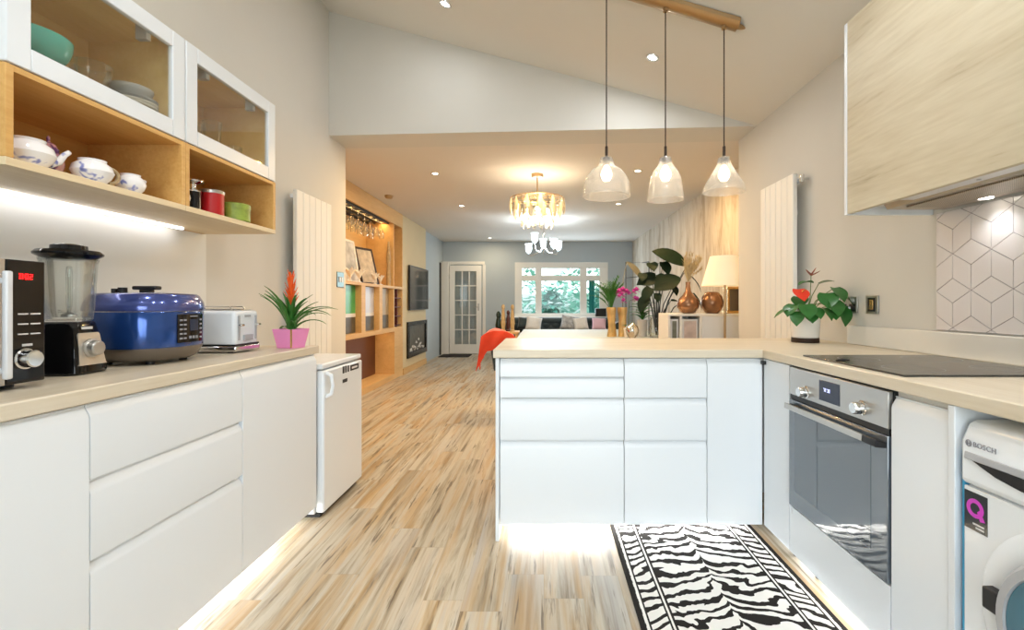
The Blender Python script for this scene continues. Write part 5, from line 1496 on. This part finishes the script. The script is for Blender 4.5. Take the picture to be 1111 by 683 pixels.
O('globe_vase', MB().lathe([(0,0),(.06,0),(.075,.012),(.108,.07),(.114,.115),(.10,.175),(.065,.215),(.05,.222),(.046,.216),(.09,.17),(0,.03)], gv, 36, closed=False), M['copper'], label='round copper and gold globe vase on the sideboard behind the lamp', cat='vase')
ghx = (795-CX)*4.95/F
t = T('gold_lantern','gold framed ornament at the wall end of the sideboard','ornament',(ghx,4.95,SZ+.0005))
O('base', bx(ghx-.085,ghx+.085,4.88,5.02,SZ+.0005,SZ+.03), M['gold'], t, bevel=.004)
gf = MB()
for a in (-.075,.055):
    for b in (4.89,4.99): gf.box(ghx+a,ghx+a+.02,b,b+.02,SZ+.03,SZ+.25)
gf.box(ghx-.08,ghx+.08,4.885,5.015,SZ+.25,SZ+.275)
O('frame', gf, M['gold'], t, bevel=.003)
O('panel', bx(ghx-.06,ghx+.06,4.94,4.955,SZ+.03,SZ+.25), M['bronze'], t)
# floor lamp in front of the sideboard
lx, ly = (786.5-CX)*4.47/F, 4.47
t = T('floor_lamp','slim brass floor lamp with a cream tapered shade in front of the sideboard','lamp',(lx,ly,0))
O('base', MB().lathe([(0,.0005),(.13,.0005),(.13,.012),(.02,.022),(0,.022)], (lx,ly,0), 32, closed=False), M['brass'], t)
O('pole', MB().tube([(lx,ly,.02),(lx,ly,1.36)], .011, 12), M['brass'], t)
zb_, zt_ = EYE+(329-310)*ly/F, EYE+(329-278)*ly/F
O('shade', MB().lathe([(.212,zb_),(.135,zt_),(.132,zt_),(.208,zb_)], (lx,ly,0), 48, closed=False), M['cream'], t)
O('bulb', MB().ball((lx,ly,zb_+.12), .03), M['bulb'], t)
O('shade_ring', MB().tube([(lx-.133,ly,zt_-.01),(lx+.133,ly,zt_-.01)], .003, 6).tube([(lx,ly,1.35),(lx,ly,zt_-.01)], .005, 8), M['brass'], t)

# ================================================================== CHANDELIERS
hx, hy = (583-CX)*5.2/F, 5.2
t = T('chandelier','round chandelier with two tiers of pale gold crystal drops','chandelier',(hx,hy,2.55))
O('ceiling_rose', MB().lathe([(0,2.5545),(.065,2.5545),(.065,2.53),(.055,2.52),(0,2.52)], (hx,hy,0), 28, closed=False), M['brass'], t)
O('rod', MB().tube([(hx,hy,2.525),(hx,hy,2.10)], .007, 8), M['brass'], t)
rg_ = MB()
def ring(r, z, w=.006):
    rg_.tube([(hx+r*math.cos(2*math.pi*i/36),hy+r*math.sin(2*math.pi*i/36),z) for i in range(37)], w, 6)
ring(.295,2.285); ring(.245,2.285); ring(.17,2.285)
for k in range(6):
    a = k*math.pi/3; rg_.tube([(hx,hy,2.30),(hx+.295*math.cos(a),hy+.295*math.sin(a),2.285)], .005, 6)
O('frame', rg_, M['brass'], t)
def drop(a, r, zt, h, w, m):
    # a flat-backed crystal leaf, pinched at top and bottom
    mb = MB(); ca, sa = math.cos(a), math.sin(a)
    prof = [(0,0),(.35,.12),(.8,.38),(1,.62),(.7,.86),(0,1)]
    L_, C_, Rr = [], [], []
    for p, q in prof:
        for lst, off, dep in ((L_,-p,0),(C_,0,.35*p),(Rr,p,0)):
            s = off*w/2; d = r+dep*w*.6
            lst.append(mb.bm.verts.new((hx+d*ca-s*sa, hy+d*sa+s*ca, zt-h*q)))
    Bk = [mb.bm.verts.new((hx+(r-.006)*ca, hy+(r-.006)*sa, zt-h*q)) for p,q in prof]
    for i in range(len(prof)-1):
        for A,B in ((L_,C_),(C_,Rr),(Rr,Bk),(Bk,L_)):
            mb.bm.faces.new([A[i],B[i],B[i+1],A[i+1]])
    bmesh.ops.remove_doubles(mb.bm, verts=mb.bm.verts[:], dist=1e-5)
    O('crystal_drop', mb, M[m], t, smooth=False)
for k in range(26): drop(2*math.pi*k/26, .295, 2.29, .17, .060, 'crystal' if k % 2 else 'crystal_amber')
for k in range(22): drop(2*math.pi*(k+.5)/22, .245, 2.22, .17, .060, 'crystal_amber' if k % 2 else 'crystal')
for k in range(14): drop(2*math.pi*k/14, .17, 2.14, .17, .058, 'crystal')
bl = MB()
for k in range(4): bl.ball((hx+.11*math.cos(k*1.57),hy+.11*math.sin(k*1.57),2.16), .022, seg=12)
O('bulb', bl, M['bulb'], t)

h2x, h2y = (590-CX)*8.0/F, 8.0
t = T('ceiling_lamp','farther ceiling lamp with frosted tulip glasses, seen below the crystal chandelier','chandelier',(h2x,h2y,2.55))
O('ceiling_rose', MB().lathe([(0,2.5545),(.06,2.5545),(.05,2.52),(0,2.52)], (h2x,h2y,0), 24, closed=False), M['chrome'], t)
O('rod', MB().tube([(h2x,h2y,2.525),(h2x,h2y,2.06)], .008, 8), M['chrome'], t)
for k in range(5):
    a = R(20+72*k); ex, ey = h2x+.27*math.cos(a), h2y+.27*math.sin(a); dz = (.0,.06,-.05,.09,.0)[k]
    O('arm', MB().tube([(h2x,h2y,2.10),(h2x+.12*math.cos(a),h2y+.12*math.sin(a),1.99),(h2x+.23*math.cos(a),h2y+.23*math.sin(a),1.97+dz*.5),(ex,ey,2.04+dz)], .006, 8), M['chrome'], t)
    O('tulip_shade', MB().lathe([(.018,0),(.045,.03),(.056,.08),(.052,.13),(.066,.165),(.062,.165),(.047,.13),(.05,.08),(0,.02)], (ex,ey,2.04+dz), 20, closed=False), M['frost'], t)

# ================================================================== LIGHT
def area(name, loc, rot, sx, sy, power, col=(1,1,1), spread=180):
    l = bpy.data.lights.new(name,'AREA'); l.shape = 'RECTANGLE'; l.size = sx; l.size_y = sy; l.energy = power; l.color = col; l.spread = R(spread)
    o = bpy.data.objects.new(name, l); COL.objects.link(o); o.location = loc; o.rotation_euler = rot; return o
def point(name, loc, power, col, r=.04):
    l = bpy.data.lights.new(name,'POINT'); l.energy = power; l.color = col; l.shadow_soft_size = r
    o = bpy.data.objects.new(name, l); COL.objects.link(o); o.location = loc; return o
def spot(name, loc, power, col, ang=110, r=.04, rot=(0,0,0)):
    l = bpy.data.lights.new(name,'SPOT'); l.energy = power; l.color = col; l.spot_size = R(ang); l.spot_blend = .8; l.shadow_soft_size = r
    o = bpy.data.objects.new(name, l); COL.objects.link(o); o.location = loc; o.rotation_euler = rot; return o
WARM = (1,.80,.55); NEUT = (.97,.985,1)
def disc(name, loc, power, col, rot=(0,0,0), spread=180, r=.05):
    o = area(name, loc, rot, 2*r, 2*r, power, col, spread); o.data.shape = 'DISK'; return o
SLOPE = math.atan(.2963)
area('daylight_garden_doors', (-.05,-2.44,1.2), (R(66),0,0), 2.6, 2.0, 33, (.84,.93,1), 105)
area('daylight_far_window', (.40,10.80,1.45), (R(-90),0,0), 1.9, 1.1, 42, (.76,.90,1))
for (p, r), pw in zip(DL, (3.5, 8)): disc('downlight_kitchen', (p.x,p.y,p.z-.012), pw, NEUT, (0,SLOPE,0))
for X, Y in ((-.9,.9),(.5,.3),(-.5,-.9),(.9,1.4)): disc('downlight_kitchen', (X,Y,ceil_z(X)-.014), 13, NEUT, (0,SLOPE,0))
for p in DLL: disc('living_downlight_and_fill', (p.x,p.y,p.z-.012), 10, (1,.78,.50))
for X, Y in ((1.3,5.2),(-1.2,5.0),(0,4.7)): disc('living_downlight_and_fill', (X,Y,2.54), 19, (1,.60,.22))  # amber lamps added without fittings to turn the living floor golden
for xx in (658,722,785.5): point('pendant_glow', ((xx-CX)*PYY/F,PYY,1.141+158*PYY/F-.10), 2.6, (1,.97,.93), .03)
point('chandelier_glow', (hx,hy,2.12), 26, (1,.82,.58), .10)
point('tulip_glow', (h2x,h2y,2.12), 42, (.80,.92,1), .12)
point('floor_lamp_glow', (lx,ly,zb_+.12), 5, (1,.82,.58), .03)
for yy in (1.30,1.75): spot('hood_lamp', (1.63,yy,1.522), 1.8, NEUT, 130, .02)
area('shelf_glow', (-2.40,5.9,2.33), (0,0,0), .10, 2.4, 12, (1,.60,.22))
area('niche_glow', (-2.40,5.9,.715), (0,0,0), .10, 2.4, 3, (1,.62,.28))
SC.cycles.max_bounces = 14; SC.cycles.diffuse_bounces = 8; SC.cycles.transparent_max_bounces = 16; SC.cycles.caustics_reflective = False

w = bpy.data.worlds.new('World'); SC.world = w; w.use_nodes = True
nt = w.node_tree; bg = nt.nodes['Background']
tc = nt.nodes.new('ShaderNodeTexCoord'); sp = nt.nodes.new('ShaderNodeSeparateXYZ'); cr = nt.nodes.new('ShaderNodeValToRGB')
nt.links.new(tc.outputs['Generated'], sp.inputs[0]); nt.links.new(sp.outputs[2], cr.inputs[0])
cr.color_ramp.elements[0].position = .0; cr.color_ramp.elements[0].color = (.95,1,1,1)
cr.color_ramp.elements[1].position = .6; cr.color_ramp.elements[1].color = (.80,.92,1,1)
nt.links.new(cr.outputs[0], bg.inputs[0]); bg.inputs[1].default_value = 2.6

# ================================================================== CAMERA
cam = bpy.data.cameras.new('camera'); co = bpy.data.objects.new('camera', cam); COL.objects.link(co)
co.location = (0,0,EYE); co.rotation_euler = (R(90),0,0)
cam.sensor_fit = 'HORIZONTAL'; cam.sensor_width = 36; cam.lens = F/1111*36
cam.shift_x = -(CX-555.5)/1111; cam.shift_y = (CY-341.5)/1111
cam.clip_start = .02; cam.clip_end = 100
SC.camera = co
vs_ = SC.view_settings; vs_.view_transform = 'Standard'; vs_.look = 'None'; vs_.gamma = 1; vs_.use_curve_mapping = False; vs_.exposure = 0
